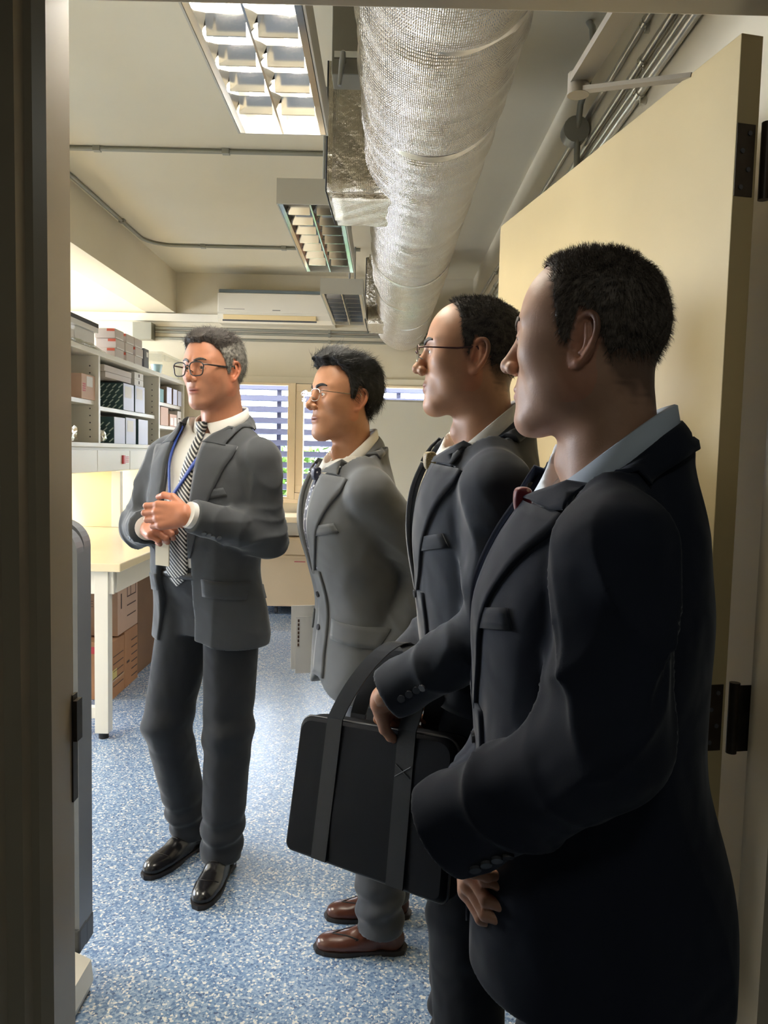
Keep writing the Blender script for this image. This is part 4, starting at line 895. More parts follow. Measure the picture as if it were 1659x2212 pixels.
    V, Q = sdf_mesh(shirt, (-.20*S*bulk, -.06, .92*S), (.20*S*bulk, .19+bel, 1.52*S), .007, 1); sht = obj('shirt', mesh_np('shirt', V, Q), o['shirt_mat'], root)
    nr = .0615*ho.get('neck', 1)*hs; rows = []; zc0 = o.get('collar_z', 1.540)*S
    for ph in np.radians(np.linspace(9, 351, 60)):
        f_ = (1+math.cos(ph))/2; zt2 = zc0-o.get('cdrop', .115)*f_**1.3; rr = nr+.004+.004*f_; kx = math.exp(-((min(ph, 2*math.pi-ph)-.16)/.42)**2)
        sgn_ = 1 if ph < math.pi else -1; rows.append([(nx+(rr+e)*math.sin(ph+sgn_*.42*kx*dz_/.04), ny+.006+(rr*1.06+e)*math.cos(ph+sgn_*.42*kx*dz_/.04), zt2-dz_-kx*.030*dz_/.04) for e, dz_ in ((-.003, .006), (0, 0), (.003, 0.001), (.007, .022), (.011+.004*kx, .042))])
    A = np.array(rows); VV = A.reshape(-1, 3); cc = A.shape[1]; FF = [(i*cc+j, i*cc+j+1, (i+1)*cc+j+1, (i+1)*cc+j) for i in range(len(A)-1) for j in range(cc-1)]
    co = MB().add(VV, FF, True).build('shirt_collar', o['shirt_mat'], sht); md = co.modifiers.new('t', 'SOLIDIFY'); md.thickness = .0022; md.offset = 0
    kz = zc0-o.get('cdrop', .115)-.014; kc = np.array((nx, max(ny+.006+(nr+.006)*1.06-.002, onto_y(shirt0, np.array([[nx, .12+lean*.5, kz-.01]]), .008)[0, 1]), kz))
    tz = np.linspace(kc[2]-.012, o['tie_end']*S, 30); rows = []
    for i, z in enumerate(tz):
        t = i/29; wd_ = (.0115+.033*min(1, t*1.2))*(1 if t < .94 else max(.04, (1-t)/.06)); xo = nx*(1-t)+o.get('tie_dx', 0)*t; rows.append([(xo+u_*wd_, .12+bel+lean*.5, z) for u_ in np.linspace(-1, 1, 7)])
    G = onto_y(shirt0, np.array(rows), .008); dy = kc[1]+.002-G[0, 3, 1]
    for i in range(30): G[i, :, 1] += dy*max(0, 1-i/9)**1.6; G[i, :, 1] += .0025*np.cos(np.linspace(-1, 1, 7)*1.5)
    VV = np.concatenate([G.reshape(-1, 3), (G-np.array((0, .006, 0))).reshape(-1, 3)]); n = 30*7; FF = []
    for i in range(29):
        for j in range(6): q = (i*7+j, i*7+j+1, (i+1)*7+j+1, (i+1)*7+j); FF += [q, tuple(k+n for k in q[::-1])]
        for j in (0, 6): FF.append((i*7+j, (i+1)*7+j, (i+1)*7+j+n, i*7+j+n))
    tieo = MB().add(VV, FF, True).build('tie', o['tie_mat'], root)
    kt = lambda p: smax(ell(p-kc, (0, 0, 0), (.032, .0120, .027)), np.abs(p[:, 2]-kc[2])-.0180+.0*p[:, 0], .006)+.0022*(p[:, 2]-kc[2])/-.02
    V, Q = sdf_mesh(lambda p: smax(np.abs(p[:, 0]-kc[0])-(.0148+.26*(p[:, 2]-kc[2])), kt(p), .006), kc-.035, kc+.035, .0028, 1); obj('tie_knot', mesh_np('tie_knot', V, Q), o['tie_mat'], tieo)
    # trousers
    hipz = .90*S; legs = []
    for key, sg in (('L', -1), ('R', 1)):
        g = o['leg'+key]; legs.append((np.array((sg*.088*S, 0, hipz)), loc(g['knee']), loc(g['ankle']), g))
    hips = Loft([(.80*S, .165*S, .095*S, -.105*S), (.90*S, .176*S*bulk, .105*S, -.120*S), (.97*S, .166*S*bulk, .114*S*dp+bel*.72, -.105*S), (1.03*S, .160*S*bulk, .113*S*dp+bel*.98, -.092*S)], 2.2)
    def trou(p):
        d = hips(p)
        for hp, K, A_, g in legs:
            fd = locv(g['dir']); v = A_-K; hemp = A_.copy(); hemp[2] = g.get('hemz', .055); end = K+v*((K[2]-hemp[2]+.05)/max(.05, K[2]-A_[2])); rk = g.get('r', (.092, .074, .064))
            u_ = smin(caps(p, hp, K, rk[0]*S*bulk**.5, rk[1]*S), caps(p, K, end, rk[1]*S, rk[2]*S), .03)
            rel_ = p-(hp+(A_-hp)*np.clip((hp[2]-p[:, 2])/(hp[2]-A_[2]), 0, 1)[:, None]); cr_ = (rel_@fd)/(np.linalg.norm(rel_[:, :2], axis=1)+1e-6); u_ = u_-.006*np.clip(cr_, 0, 1)**14
            zz_ = p[:, 2]; u_ = u_+fold*(.006*np.exp(-((zz_-.14)/.07)**2)*np.sin(zz_*85+rel_@fd*30+seed)+.0035*np.exp(-((zz_-K[2])/.10)**2)*np.sin(zz_*60+p[:, 0]*25+seed)+.0025*wob(p*np.array([1, 1, .4]), 34, seed+9))
            u_ = smax(u_, hemp[2]-zz_, .004); d = smin(d, u_, .018)
        return d
    lo, hi = bounds([l[1] for l in legs]+[l[2] for l in legs]+[(-.2*S*bulk, -.13, .9), (.2*S*bulk, .13+bel, 1.06*S)], .11); lo[2] = .02
    V, Q = sdf_mesh(trou, lo, hi, .0065, 1); tr = obj('trousers', mesh_np('trousers', V, Q), o['trouser_mat'], root)
    if o.get('belt'):
        rw = [[(.15*S*bulk*math.sin(a), (.10+bel)*math.cos(a), z) for z in (.992*S, 1.006*S, 1.02*S)] for a in np.linspace(-1.9, 1.9, 30)]; shell(np.array(rw), hips, .001, .006).build('belt', mat('belt_leather', rgb(24, 22, 22), .35), tr)
    for hp, K, A_, g in legs: shoe(root, A_, locv(g['dir']), o['shoe_mat'], o.get('shoe_style', 'cap'), S*o.get('shoe', 1.0), g.get('heel', 0))
    # skin: head, neck, hands and the covered limbs as one mesh
    parts = []; hl = lambda p: head_sdf(p, ho)
    V, Q = sdf_mesh(hl, (-.105, -.135, -.235), (.105, .135, .135), .0025 if not o.get('fineh') else o['fineh'], 1)
    tint = np.tile(np.array(o['skin'][:3]), (len(V), 1)); lip = np.exp(-((np.abs(V[:, 0])/.021)**4))*np.exp(-(((V[:, 2]+.0605-ho.get('low', 0)*.5)/.0095)**4))*(V[:, 1] > .082); red = np.array(o['lip'][:3]); tint = tint*(1-lip[:, None])+red*lip[:, None]
    st = o.get('stubble', 0)*np.clip(sstep(V[:, 1], .0, .04)*sstep(-V[:, 2], .028, .055)*(1-sstep(-V[:, 2], .115, .13)), 0, 1)*(1-lip); tint *= (1-st[:, None]*np.array((.34, .26, .18)))
    ear_ = np.exp(-((V[:, 1]+.012)/.03)**4)*(np.abs(V[:, 0]) > .068); tint *= (1+ear_[:, None]*np.array((.14, -.06, -.10)))
    Tm = hair_T(V, ho['hair']) ; tint *= (1-.75*np.clip((Tm+.004)/.005, 0, 1)[:, None]*ho['hair'].get('scalp', 1.0))
    parts.append((xf(V, Rh, hc, hs), Q, tint))
    for sh0, E_, W_, a in arms:
        if 'hand' not in a: continue
        h_ = a['hand']; C = hand_caps(loc(h_.get('at', a['wrist'])) if True else W_, locv(h_['d']), locv(h_['n']), h_['side'], h_['curl'], h_['thumb'], h_.get('spread', 1), h_.get('s', 1.0)*S, (E_-W_)/np.linalg.norm(E_-W_)); P_ = [k[0] for k in C]+[k[1] for k in C]; lo, hi = bounds(P_, .03)
        V, Q = sdf_mesh(hand_sdf(C), lo, hi, .0026, 1); parts.append((V, Q, np.tile(np.array(o['skin'][:3])*np.array((1.06, .97, .95)), (len(V), 1))))
    def core(p):
        d = np.maximum(torso(p, -.055), .98*S-p[:, 2]); d = smin(d, caps(p, nb_, (nx, ny, 1.40*S), .05, .05), .03)
        for sh0, E_, W_, a in arms: d = smin(d, smin(caps(p, sh0, E_, .040, .030), caps(p, E_, W_, .030, .022), .02), .02)
        for hp, K, A_, g in legs: d = smin(d, smin(caps(p, hp, K, .055, .045), caps(p, K, A_, .042, .03), .02), .02)
        return d
    lo, hi = bounds([SL, SR]+[a[1] for a in arms]+[a[2] for a in arms]+[l[1] for l in legs]+[l[2] for l in legs]+[(-.2, -.12, .8), (.2, .12, 1.45*S)], .09); V, Q = sdf_mesh(core, lo, hi, .016, 0); parts.append((V, Q, np.tile(np.array(o['skin'][:3]), (len(V), 1))))
    n = 0; VV = []; QQ = []; TI = []
    for v, q, t in parts: VV.append(v); QQ.append(q+n); TI.append(t); n += len(v)
    me = mesh_np('body', np.concatenate(VV), np.concatenate(QQ)); at = me.color_attributes.new('tint', 'FLOAT_COLOR', 'POINT'); at.data.foreach_set('color', np.concatenate([np.concatenate(TI), np.ones((n, 1))], 1).astype(np.float32).ravel())
    obj('body', me, skin_mat(o['skin_name'], o['skin']), root)
    # eyes
    for sg in (-1, 1):
        bmx = bmesh.new(); bmesh.ops.create_uvsphere(bmx, u_segments=20, v_segments=14, radius=.0126); e = bpy.data.meshes.new('eye'); bmx.to_mesh(e); bmx.free(); e.polygons.foreach_set('use_smooth', np.ones(len(e.polygons), dtype=bool))
        e.materials.append(mat('eye_white', rgb(214, 204, 196), .2)); e.materials.append(mat('iris_dark', rgb(44, 30, 24), .12)); lk = o.get('look', 0)
        for f in e.polygons:
            cx_, cy_, cz_ = f.center; a = math.radians(lk); 
            if cy_*math.cos(a)-cx_*math.sin(a) > .0108: f.material_index = 1
        q = bpy.data.objects.new('eye', e); link(q, root); q.matrix_local = Matrix.Translation(Vector(xf([(sg*.031, .0728, .009)], Rh, hc, hs)[0])) @ Matrix(Rh.tolist()).to_4x4() @ Matrix.Scale(hs, 4)
    # brows
    hfull = lambda p: head_sdf(p, ho, False, False); bo = MB()
    for sg in (-1, 1):
        bw = ho.get('brow', .0042); rows = [[(sg*x, .09-.25*max(0, x-.03), .0285+.0062*math.sin((x-.012)/.034*2.4)+u_*bw*(1-.55*abs((x-.026)/.024)**2)) for u_ in np.linspace(-1, 1, 4)] for x in np.linspace(.010, .050, 12)]
        sm_ = shell(np.array(rows), hfull, -.001, .0017); v = xf(sm_.V, Rh, hc, hs); bo.add(v, sm_.F, True)
    bo.build('eyebrows', o['hair_mat'], root)
    # hair: textured cap plus short strands
    hr = ho['hair']; fo = dict(ho); fo.update(hr); hf = lambda p: hair_sdf(p, fo)
    V, Q = sdf_mesh(hf, (-.125, -.16, -.13), (.125, .15, .185), .0027, 1); Tn = hair_T(V, fo); keep = (Tn[Q] > .0004).all(1); Q = Q[keep]; us = np.unique(Q); rm = -np.ones(len(V), int); rm[us] = np.arange(len(us)); V = V[us]; Q = rm[Q]
    rs = np.random.RandomState(seed); nS = hr.get('strands', 5000); Tn = hair_T(V, fo); pr = np.clip(Tn-.0005, 0, .012)+.0008; pr /= pr.sum(); pk = rs.choice(len(V), nS, p=pr); B0 = V[pk]+rs.normal(size=(nS, 3))*.001; _, g = grad(hf, B0)
    fl = np.array(hr['flow'], float); sd_ = np.sign(B0[:, :1]); F0 = np.stack([np.where(np.abs(B0[:, 0]) > .03, sd_[:, 0]*fl[3], fl[0]), np.full(nS, fl[1]), np.where(B0[:, 2] < .07, -1.0, fl[2])], 1); F0[B0[:, 1] < -.06] = (0, -.25, -1.0)
    F0 = F0+rs.normal(size=(nS, 3))*.35; F0 -= g*(F0*g).sum(1)[:, None]*(1-hr.get('rise', .3)); F0 /= np.linalg.norm(F0, axis=1)[:, None]+1e-9; lift = g*(hr.get('rise', .3)+.15*rs.rand(nS, 1)); ln = hr.get('len', .014)*(.5+rs.rand(nS, 1)); dr = F0+lift; dr /= np.linalg.norm(dr, axis=1)[:, None]
    wv = np.cross(dr, g); wv /= np.linalg.norm(wv, axis=1)[:, None]+1e-9; ww = hr.get('w', .00045); M1 = B0+dr*ln*.5+g*.0012; E1 = B0+(dr*.9+F0*.35)*ln; SV = np.stack([B0-g*.001-wv*ww, B0-g*.001+wv*ww, M1+wv*ww*.8, M1-wv*ww*.8, E1], 1).reshape(-1, 3); b0 = np.arange(nS)*5; q1 = np.stack([b0, b0+1, b0+2, b0+3], 1); q2 = np.stack([b0+3, b0+2, b0+4, b0+4], 1)
    nv = len(V); me = bpy.data.meshes.new('hair'); AV = np.concatenate([V, SV]); tri = q2[:, :3]+nv
    Vt = xf(AV, Rh, hc, hs).astype(np.float32); loops = np.concatenate([Q.ravel(), (q1+nv).ravel(), tri.ravel()]).astype(np.int32); st_ = np.concatenate([np.arange(len(Q))*4, len(Q)*4+np.arange(nS)*4, len(Q)*4+nS*4+np.arange(nS)*3]).astype(np.int32)
    me.vertices.add(len(Vt)); me.vertices.foreach_set('co', Vt.ravel()); me.loops.add(len(loops)); me.loops.foreach_set('vertex_index', loops); me.polygons.add(len(st_)); me.polygons.foreach_set('loop_start', st_); me.update(calc_edges=True); me.polygons.foreach_set('use_smooth', np.ones(len(st_), dtype=bool)); me.validate()
    if 'side_hair_mat' in o:
        me.materials.append(o['hair_mat']); me.materials.append(o['side_hair_mat']); cen = np.concatenate([AV[Q].mean(1), B0, B0]); top = cen[:, 2]+.25*cen[:, 1]+.004*wob(cen, 300, 2) > o.get('side_z', .075); me.polygons.foreach_set('material_index', (~top).astype(np.int32)); me.update()
    obj('hair', me, o['hair_mat'], root)
    if 'glasses' in o:
        gl = o['glasses']; G = bpy.data.objects.new('glasses', None); link(G, root); G['label'] = gl['label']; cxl, hwl, hhl, yl, zl = gl.get('cx', .034), gl['hw'], gl['hh'], gl.get('y', .105), gl.get('z', .006); pw = gl.get('pow', 3.0)
        for sg in (-1, 1):
            ring = []
            for a in np.linspace(0, 2*math.pi, 33)[:-1]:
                ca, sa = math.cos(a), math.sin(a); x = abs(ca)**(2/pw)*np.sign(ca)*hwl*(1.0 if sa > 0 else .90); z = abs(sa)**(2/pw)*np.sign(sa)*hhl; ring.append((sg*(cxl+x), yl-.12*max(0, x+.005)-.0, zl+z))
            W_ = [tuple(v) for v in xf(ring, Rh, hc, hs)]
            if gl.get('rimless'):
                top = W_[1:16]; MB().tube(top, gl['r'], 8).build('rim', gl['mat'], G); MB().tube(W_[16:]+W_[:1], gl['r']*.55, 6).build('lens_edge', gl['edge'], G)
            else: MB().tube(W_+[W_[0]], gl['r'], 8, caps=False).build('rim', gl['mat'], G)
            MB().add(W_, [tuple(range(32))]).build('lens', M_LENS, G)
            tp = xf([(sg*(cxl+hwl), yl-.12*hwl, zl+hhl*.55), (sg*(cxl+hwl+.006), yl-.014, zl+hhl*.6), (sg*.0765, .03, zl+.008), (sg*.0785, -.008, zl+.012), (sg*.078, -.024, zl-.012)], Rh, hc, hs); MB().tube(tp, [gl['r'], gl['r']*1.1, gl['r']*gl.get('tw', 1.2), gl['r']*gl.get('tw', 1.2), gl['r']], 8).build('temple', gl['mat'], G)
            MB().tube(xf([(sg*.0095, yl-.004, zl-.004), (sg*.0105, yl-.012, zl-.008)], Rh, hc, hs), .0012, 6).build('nose_pad', gl.get('edge', gl['mat']), G)
        MB().tube(xf([(-cxl+hwl, yl, zl+hhl*.35), (-.005, yl+.003, zl+hhl*.5), (.005, yl+.003, zl+hhl*.5), (cxl-hwl, yl, zl+hhl*.35)], Rh, hc, hs), gl['r'], 8).build('bridge', gl['mat'], G)
    return dict(root=root, shirt=shirt0, jack=jack_raw, loc=loc, locv=locv, nx=nx, ny=ny, S=S, tie=tieo, zc0=zc0)
M_LENS = mat('spectacle_lens', rgb(245, 248, 250), .03, trans=1.0, alpha=.12, ior=1.02)

def shoe(root, A_, fd, mt, style, S, heel=0.0):
    fd = np.array((fd[0], fd[1], 0.)); fd /= np.linalg.norm(fd); rt = np.array((fd[1], -fd[0], 0)); k = S*1.0
    sh_ = bpy.data.objects.new('shoe', None); link(sh_, root); sh_.location = (A_[0], A_[1], 0); ang = math.atan2(-fd[0], fd[1]); sh_.rotation_euler = (heel, 0, ang)
    def up(p):
        p = p/k; d = ell(p, (0, .135, .030), (.046, .078, .032)); d = smin(d, ell(p, (0, .190, .026), (.034, .036, .024)), .02)
        d = smin(d, ell(p, (0, .06, .036), (.042, .085, .042)), .02); d = smin(d, ell(p, (0, -.035, .042), (.036, .045, .046)), .02); d = smin(d, caps(p, (0, -.012, .075), (0, .075, .058), .034, .026), .02); d = smin(d, caps(p, (0, -.02, .07), (0, -.022, .12), .036, .036), .02)
        return smax(smax(d, .014-p[:, 2], .003), p[:, 2]-.108, .003)*k
    V, Q = sdf_mesh(up, np.array((-.06, -.10, .005))*k, np.array((.06, .24, .13))*k, .0045, 1); u = obj('upper', mesh_np('upper', V, Q), mt, sh_)
    ol = [(.0, .236), (.024, .226), (.040, .196), (.049, .150), (.047, .105), (.040, .06), (.037, .0), (.039, -.045), (.030, -.078), (0, -.090)]; ol = ol+[(-x, y) for x, y in ol[-2:0:-1]]
    sm = mat('shoe_sole', rgb(30, 24, 22), .5); MB().prism([(x*k, y*k) for x, y in ol], 2, .007*k if not heel else .007*k, .017*k).build('sole', sm, sh_)
    MB().prism([(x*k, min(y, -.005)*k) for x, y in ol if y < .02] if False else [(.037*k, 0), (.039*k, -.045*k), (.030*k, -.076*k), (0, -.088*k), (-.030*k, -.076*k), (-.039*k, -.045*k), (-.037*k, 0)], 2, 0, .0072*k).build('heel', sm, sh_)
    MB().prism([(x*k*.98, y*k) for x, y in [(.0, .234), (.024, .224), (.040, .195), (.048, .150), (.046, .105), (.040, .075), (-.040, .075), (-.046, .105), (-.048, .150), (-.040, .195), (-.024, .224)]], 2, .0005, .0072*k).build('sole_tread', sm, sh_)
    dk = mat('shoe_stitch', rgb(20, 14, 12), .5)
    def seam(pts): q = onto(up, np.array(pts)*k, .0008, 8); MB().tube(q, .0011*k, 6).build('seam', dk, sh_)
    if style == 'cap': seam([(x, .158-abs(x)*.35, .055) for x in np.linspace(-.044, .044, 15)]); seam([(x, .075-abs(x)*.5, .09) for x in np.linspace(-.034, .034, 11)])
    else:
        seam([(x, .150+.022*math.cos(x*95)-abs(x)*1.1, .06) for x in np.linspace(-.046, .046, 31)]); seam([(x, .142+.022*math.cos(x*95)-abs(x)*1.1, .06) for x in np.linspace(-.046, .046, 31)])
        for x in np.linspace(-.044, .044, 15):
            q = onto(up, np.array([(x, .146+.022*math.cos(x*95)-abs(x)*1.1, .06)])*k, .0, 8)[0]; MB().tube([q, q+np.array((0, 0, .0012))], .0018*k, 6).build('brogue_hole', dk, sh_)
    for i in range(4):
        y = .035+.017*i; q = onto(up, np.array([(x, y, .10) for x in np.linspace(-.018, .018, 7)])*k, .0015, 8); MB().tube(q, .0019*k, 6).build('lace', dk, sh_)
    return sh_
# ------------------------------------------------------------------ the four people
LINE_Y = [-.12, -.09, -.06, -.045, -.032, -.018, -.004, .006, .018, .028, .045, .07, .10]
W_SHIRT = mat('white_shirt', rgb(226, 224, 220), .75, noise=(8, .03)); W_SHIRT2 = mat('cream_white_shirt', rgb(216, 212, 202), .75, noise=(8, .03)); B_SHIRT = mat('pale_blue_shirt', rgb(208, 217, 228), .75, noise=(8, .03))
BTN = mat('dark_button', rgb(70, 70, 74), .25); BTN2 = mat('grey_button', rgb(96, 98, 102), .3)
def stripe_mat(name, c1, c2, scale, rot, width=.5):
    m = mat(name, c1, .5, sheen=.3); N, L, b = nodes(m); tc = N.new('ShaderNodeTexCoord'); mp = N.new('ShaderNodeMapping'); mp.inputs['Rotation'].default_value = (0, rot, 0); L.new(tc.outputs['Object'], mp.inputs[0])
    wv = N.new('ShaderNodeTexWave'); wv.bands_direction = 'Z'; wv.inputs['Scale'].default_value = scale; L.new(mp.outputs[0], wv.inputs['Vector']); r = N.new('ShaderNodeValToRGB'); r.color_ramp.interpolation = 'CONSTANT'
    r.color_ramp.elements[0].color = c1; r.color_ramp.elements[1].position = width; r.color_ramp.elements[1].color = c2; L.new(wv.outputs['Fac'], r.inputs[0]); L.new(r.outputs[0], b.inputs['Base Color']); return m
def dot_mat(name, c1, c2, scale, thr):
    m = mat(name, c1, .5, sheen=.3); N, L, b = nodes(m); tc = N.new('ShaderNodeTexCoord'); v = N.new('ShaderNodeTexVoronoi'); v.inputs['Scale'].default_value = scale; v.inputs['Randomness'].default_value = .75; L.new(tc.outputs['Object'], v.inputs['Vector'])
    r = N.new('ShaderNodeValToRGB'); r.color_ramp.interpolation = 'CONSTANT'; r.color_ramp.elements[0].color = c2; r.color_ramp.elements[1].position = thr; r.color_ramp.elements[1].color = c1; L.new(v.outputs['Distance'], r.inputs[0]); L.new(r.outputs[0], b.inputs['Base Color']); return m
LEATHER_K = mat('black_leather', rgb(26, 24, 26), .22, noise=(20, .15), bump=(160, .06, .001)); LEATHER_B = mat('oxblood_leather', rgb(84, 48, 38), .26, noise=(18, .2), bump=(160, .06, .001))
VOPEN = lambda S, zb: [(zb*S, -.0015, .0015), (1.2*S, -.022, .022), (1.34*S, -.046, .046), (1.44*S, -.060, .060), (1.54*S, -.066, .066)]

A = person(dict(seed=3, label='man in charcoal suit and striped tie, hands clasped, facing the doorway', loc=(-.560, 2.49), rot=150, scale=1.01, bulk=1.08, belly=.030,
    head=(-.545, 2.43, 1.645), head_rot=150, pitch=-3, hs=1.0, skin=rgb(186, 128, 100), skin_name='skin_ruddy', lip=rgb(150, 84, 74), stubble=.55, look=6,
    face=dict(wide=1.02, cheek=1.06, jaw=1.10, neck=1.16, nose=1.04, hair=dict(line_y=LINE_Y, line_z=[-.070, -.066, -.048, -.035, -.005, .030, .034, -.012, -.018, .022, .050, .078, .086], t_side=.005, t_top=.012, quiff=.006, recede=.014, wave=.0014, wf=130, flow=(.6, -.5, .2, .2), strands=6000, len=.016, rise=.12)),
    hair_mat=hair_mat('hair_dark_grey', rgb(44, 40, 38), rgb(84, 78, 74)), side_hair_mat=hair_mat('hair_silver', rgb(74, 72, 70), rgb(158, 155, 148)), side_z=.080,
    glasses=dict(label='black rounded square spectacles', hw=.0265, hh=.0205, r=.0019, cx=.0345, y=.110, z=.003, pow=3.2, tw=1.7, mat=mat('black_acetate', rgb(24, 20, 26), .25)),
    jacket_mat=cloth('charcoal_suit', rgb(70, 73, 77), sheen=.3), trouser_mat=cloth('charcoal_trousers', rgb(46, 48, 52), sheen=.2), shirt_mat=W_SHIRT, button_mat=BTN2,
    tie_mat=stripe_mat('striped_tie', rgb(24, 26, 32), rgb(214, 212, 208), 30, .75, .58), tie_end=.965, tie_dx=.015, belt=True, collar_z=1.530, cdrop=.062,
    open=[(.70, -.040, .125), (.92, -.045, .098), (1.06, -.050, .082), (1.28, -.056, .066), (1.42, -.064, .064), (1.55, -.068, .068)], lapel=(1.07, 1.425), cutaway=.02, hemx=-.05, hem=.775,
    armL=dict(elbow=(-.362, 2.375, 1.135), wrist=(-.560, 2.195, 1.215), cuff_side=(0, -1, -.75), r=(.067, .062, .051), hand=dict(d=(-1, .03, -.04), n=(.12, -.95, .22), side=-1, curl=[(.35, 1.45, 1.0), (.40, 1.45, 1.0), (.45, 1.45, 1.0), (.55, 1.4, 1.0)], thumb=[(.75, .25), (.25, .35), (-.12, .6)])),
    armR=dict(elbow=(-.815, 2.560, 1.135), wrist=(-.720, 2.335, 1.160), cuff_side=(-1, 0, -.6), hand=dict(d=(.55, -.78, .10), n=(-.55, -.45, .70), side=1, curl=[(1.1, 1.4, .9)]*4, thumb=[(.6, .4), (.2, .6), (0, .6)], s=.95)),
    legL=dict(knee=(-.490, 2.440, .49), ankle=(-.512, 2.462, .09), dir=(-.12, -.99)), legR=dict(knee=(-.705, 2.500, .49), ankle=(-.652, 2.600, .09), dir=(-.46, -.89)), shoe=.93, shoe_mat=LEATHER_K, shoe_style='cap'))

B = person(dict(seed=5, label='man in mid-grey suit with dark wavy hair, second from the left', loc=(-.050, 2.165), rot=114, scale=.955, bulk=.98, deep=1.10,
    head=(-.118, 2.120, 1.545), head_rot=122, pitch=2, hs=.965, skin=rgb(182, 130, 98), skin_name='skin_tan', lip=rgb(146, 92, 76), stubble=.25, look=-4,
    face=dict(wide=.98, long=.94, cheek=.95, jaw=.96, neck=.95, nose=1.05, hair=dict(line_y=LINE_Y, line_z=[-.088, -.086, -.062, -.045, -.010, .030, .032, -.006, -.002, .050, .072, .086, .094], t_side=.009, t_top=.018, quiff=.012, recede=.012, back=.002, wave=.0026, wf=95, flow=(.3, -.9, .3, .3), strands=7000, len=.022, rise=.14)),
    hair_mat=hair_mat('hair_black', rgb(12, 12, 13), rgb(34, 34, 34)),
    glasses=dict(label='thin silver half-rim spectacles', hw=.0245, hh=.0165, r=.0010, cx=.0335, y=.108, z=.004, pow=2.6, tw=1.3, rimless=True, mat=mat('silver_wire', rgb(190, 184, 170), .2, 1.0), edge=mat('lens_edge', rgb(170, 170, 160), .2, .3)),
    jacket_mat=cloth('mid_grey_suit', rgb(94, 96, 98), sheen=.3), trouser_mat=cloth('grey_trousers', rgb(66, 68, 72), sheen=.2), shirt_mat=W_SHIRT2, button_mat=BTN, tie_mat=dot_mat('navy_dotted_tie', rgb(28, 32, 58), rgb(206, 206, 214), 75, .26), tie_end=1.12,
    open=VOPEN(.955, 1.115), lapel=(1.07, 1.345), overlap=True, buttons=(1.06, .96), hem=.765, cutaway=.05,
    armL=dict(elbow=(.130, 2.075, 1.085), wrist=(.020, 2.020, .850), r=(.070, .062, .054)), armR=dict(elbow=(-.120, 2.400, 1.075), wrist=(-.110, 2.345, .850), hand=dict(d=(-.3, -.2, -.9), n=(.3, .9, 0), side=1, curl=[(.5, .9, .6)]*4, thumb=[(.5, .4), (.1, .6), (0, .5)])),
    legL=dict(knee=(.005, 2.075, .47), ankle=(.022, 2.082, .09), dir=(-1, -.03), hemz=.06), legR=dict(knee=(.015, 2.245, .47), ankle=(.040, 2.245, .09), dir=(-1, -.10), hemz=.06), shoe=.86, shoe_mat=LEATHER_B, shoe_style='brogue'))

C_ = person(dict(seed=8, label='man in dark navy suit with thin brown spectacles and receding hair', loc=(.212, 1.565), rot=98, scale=.985, bulk=1.0,
    head=(.163, 1.545, 1.592), head_rot=88, pitch=1, hs=.97, skin=rgb(178, 132, 102), skin_name='skin_olive', lip=rgb(150, 98, 88), stubble=.12, look=4,
    face=dict(wide=1.02, cheek=1.04, jaw=1.04, neck=1.02, nose=1.0, ear=1.08, hair=dict(line_y=LINE_Y, line_z=[-.090, -.086, -.066, -.050, -.022, .012, .014, -.024, .000, .060, .104, .130, .14], rag=.006, t_side=.0014, t_top=.0035, recede=.012, fade=.026, wave=.0007, wf=190, flow=(0, .6, .5, .2), strands=9000, len=.007, rise=.6, scalp=.8)),
    hair_mat=hair_mat('hair_black_short', rgb(36, 33, 31), rgb(80, 74, 68)),
    glasses=dict(label='thin brown half-rim spectacles', hw=.0240, hh=.0165, r=.0013, cx=.0335, y=.108, z=.004, pow=2.6, tw=1.5, rimless=True, mat=mat('brown_metal', rgb(84, 52, 48), .3, .5), edge=mat('lens_edge', rgb(170, 170, 160), .2, .3)),
    jacket_mat=cloth('dark_navy_suit', rgb(43, 47, 55), sheen=.28), trouser_mat=cloth('dark_navy_trousers', rgb(30, 32, 38), sheen=.15), shirt_mat=W_SHIRT2, button_mat=BTN, tie_mat=dot_mat('gold_weave_tie', rgb(122, 104, 66), rgb(176, 154, 96), 260, .3), tie_end=1.13,
    open=VOPEN(.985, 1.15), lapel=(1.12, 1.385), overlap=True, buttons=(1.14, 1.03), hem=.77, cutaway=.04,
    armL=dict(elbow=(.205, 1.350, 1.095), wrist=(.005, 1.385, .955), cuff_side=(.3, -1, .1), r=(.070, .062, .051), cuff=False, hand=dict(d=(.18, .85, -.42), n=(-.80, .0, .5), side=1, curl=[(.5, .8, .5)]*4, thumb=[(.5, .4), (.2, .4), (0, .4)])),
    armR=dict(elbow=(.205, 1.775, 1.085), wrist=(.050, 1.600, .955), hand=dict(d=(-.55, -.6, -.55), n=(-.7, .5, .4), side=-1, curl=[(.5, .8, .5)]*4, thumb=[(.5, .4), (.2, .4), (0, .4)])),
    legL=dict(knee=(.190, 1.470, .48), ankle=(.205, 1.470, .09), dir=(-1, -.12)), legR=dict(knee=(.190, 1.660, .48), ankle=(.205, 1.665, .09), dir=(-1, -.05)), shoe=.88, shoe_mat=LEATHER_K))

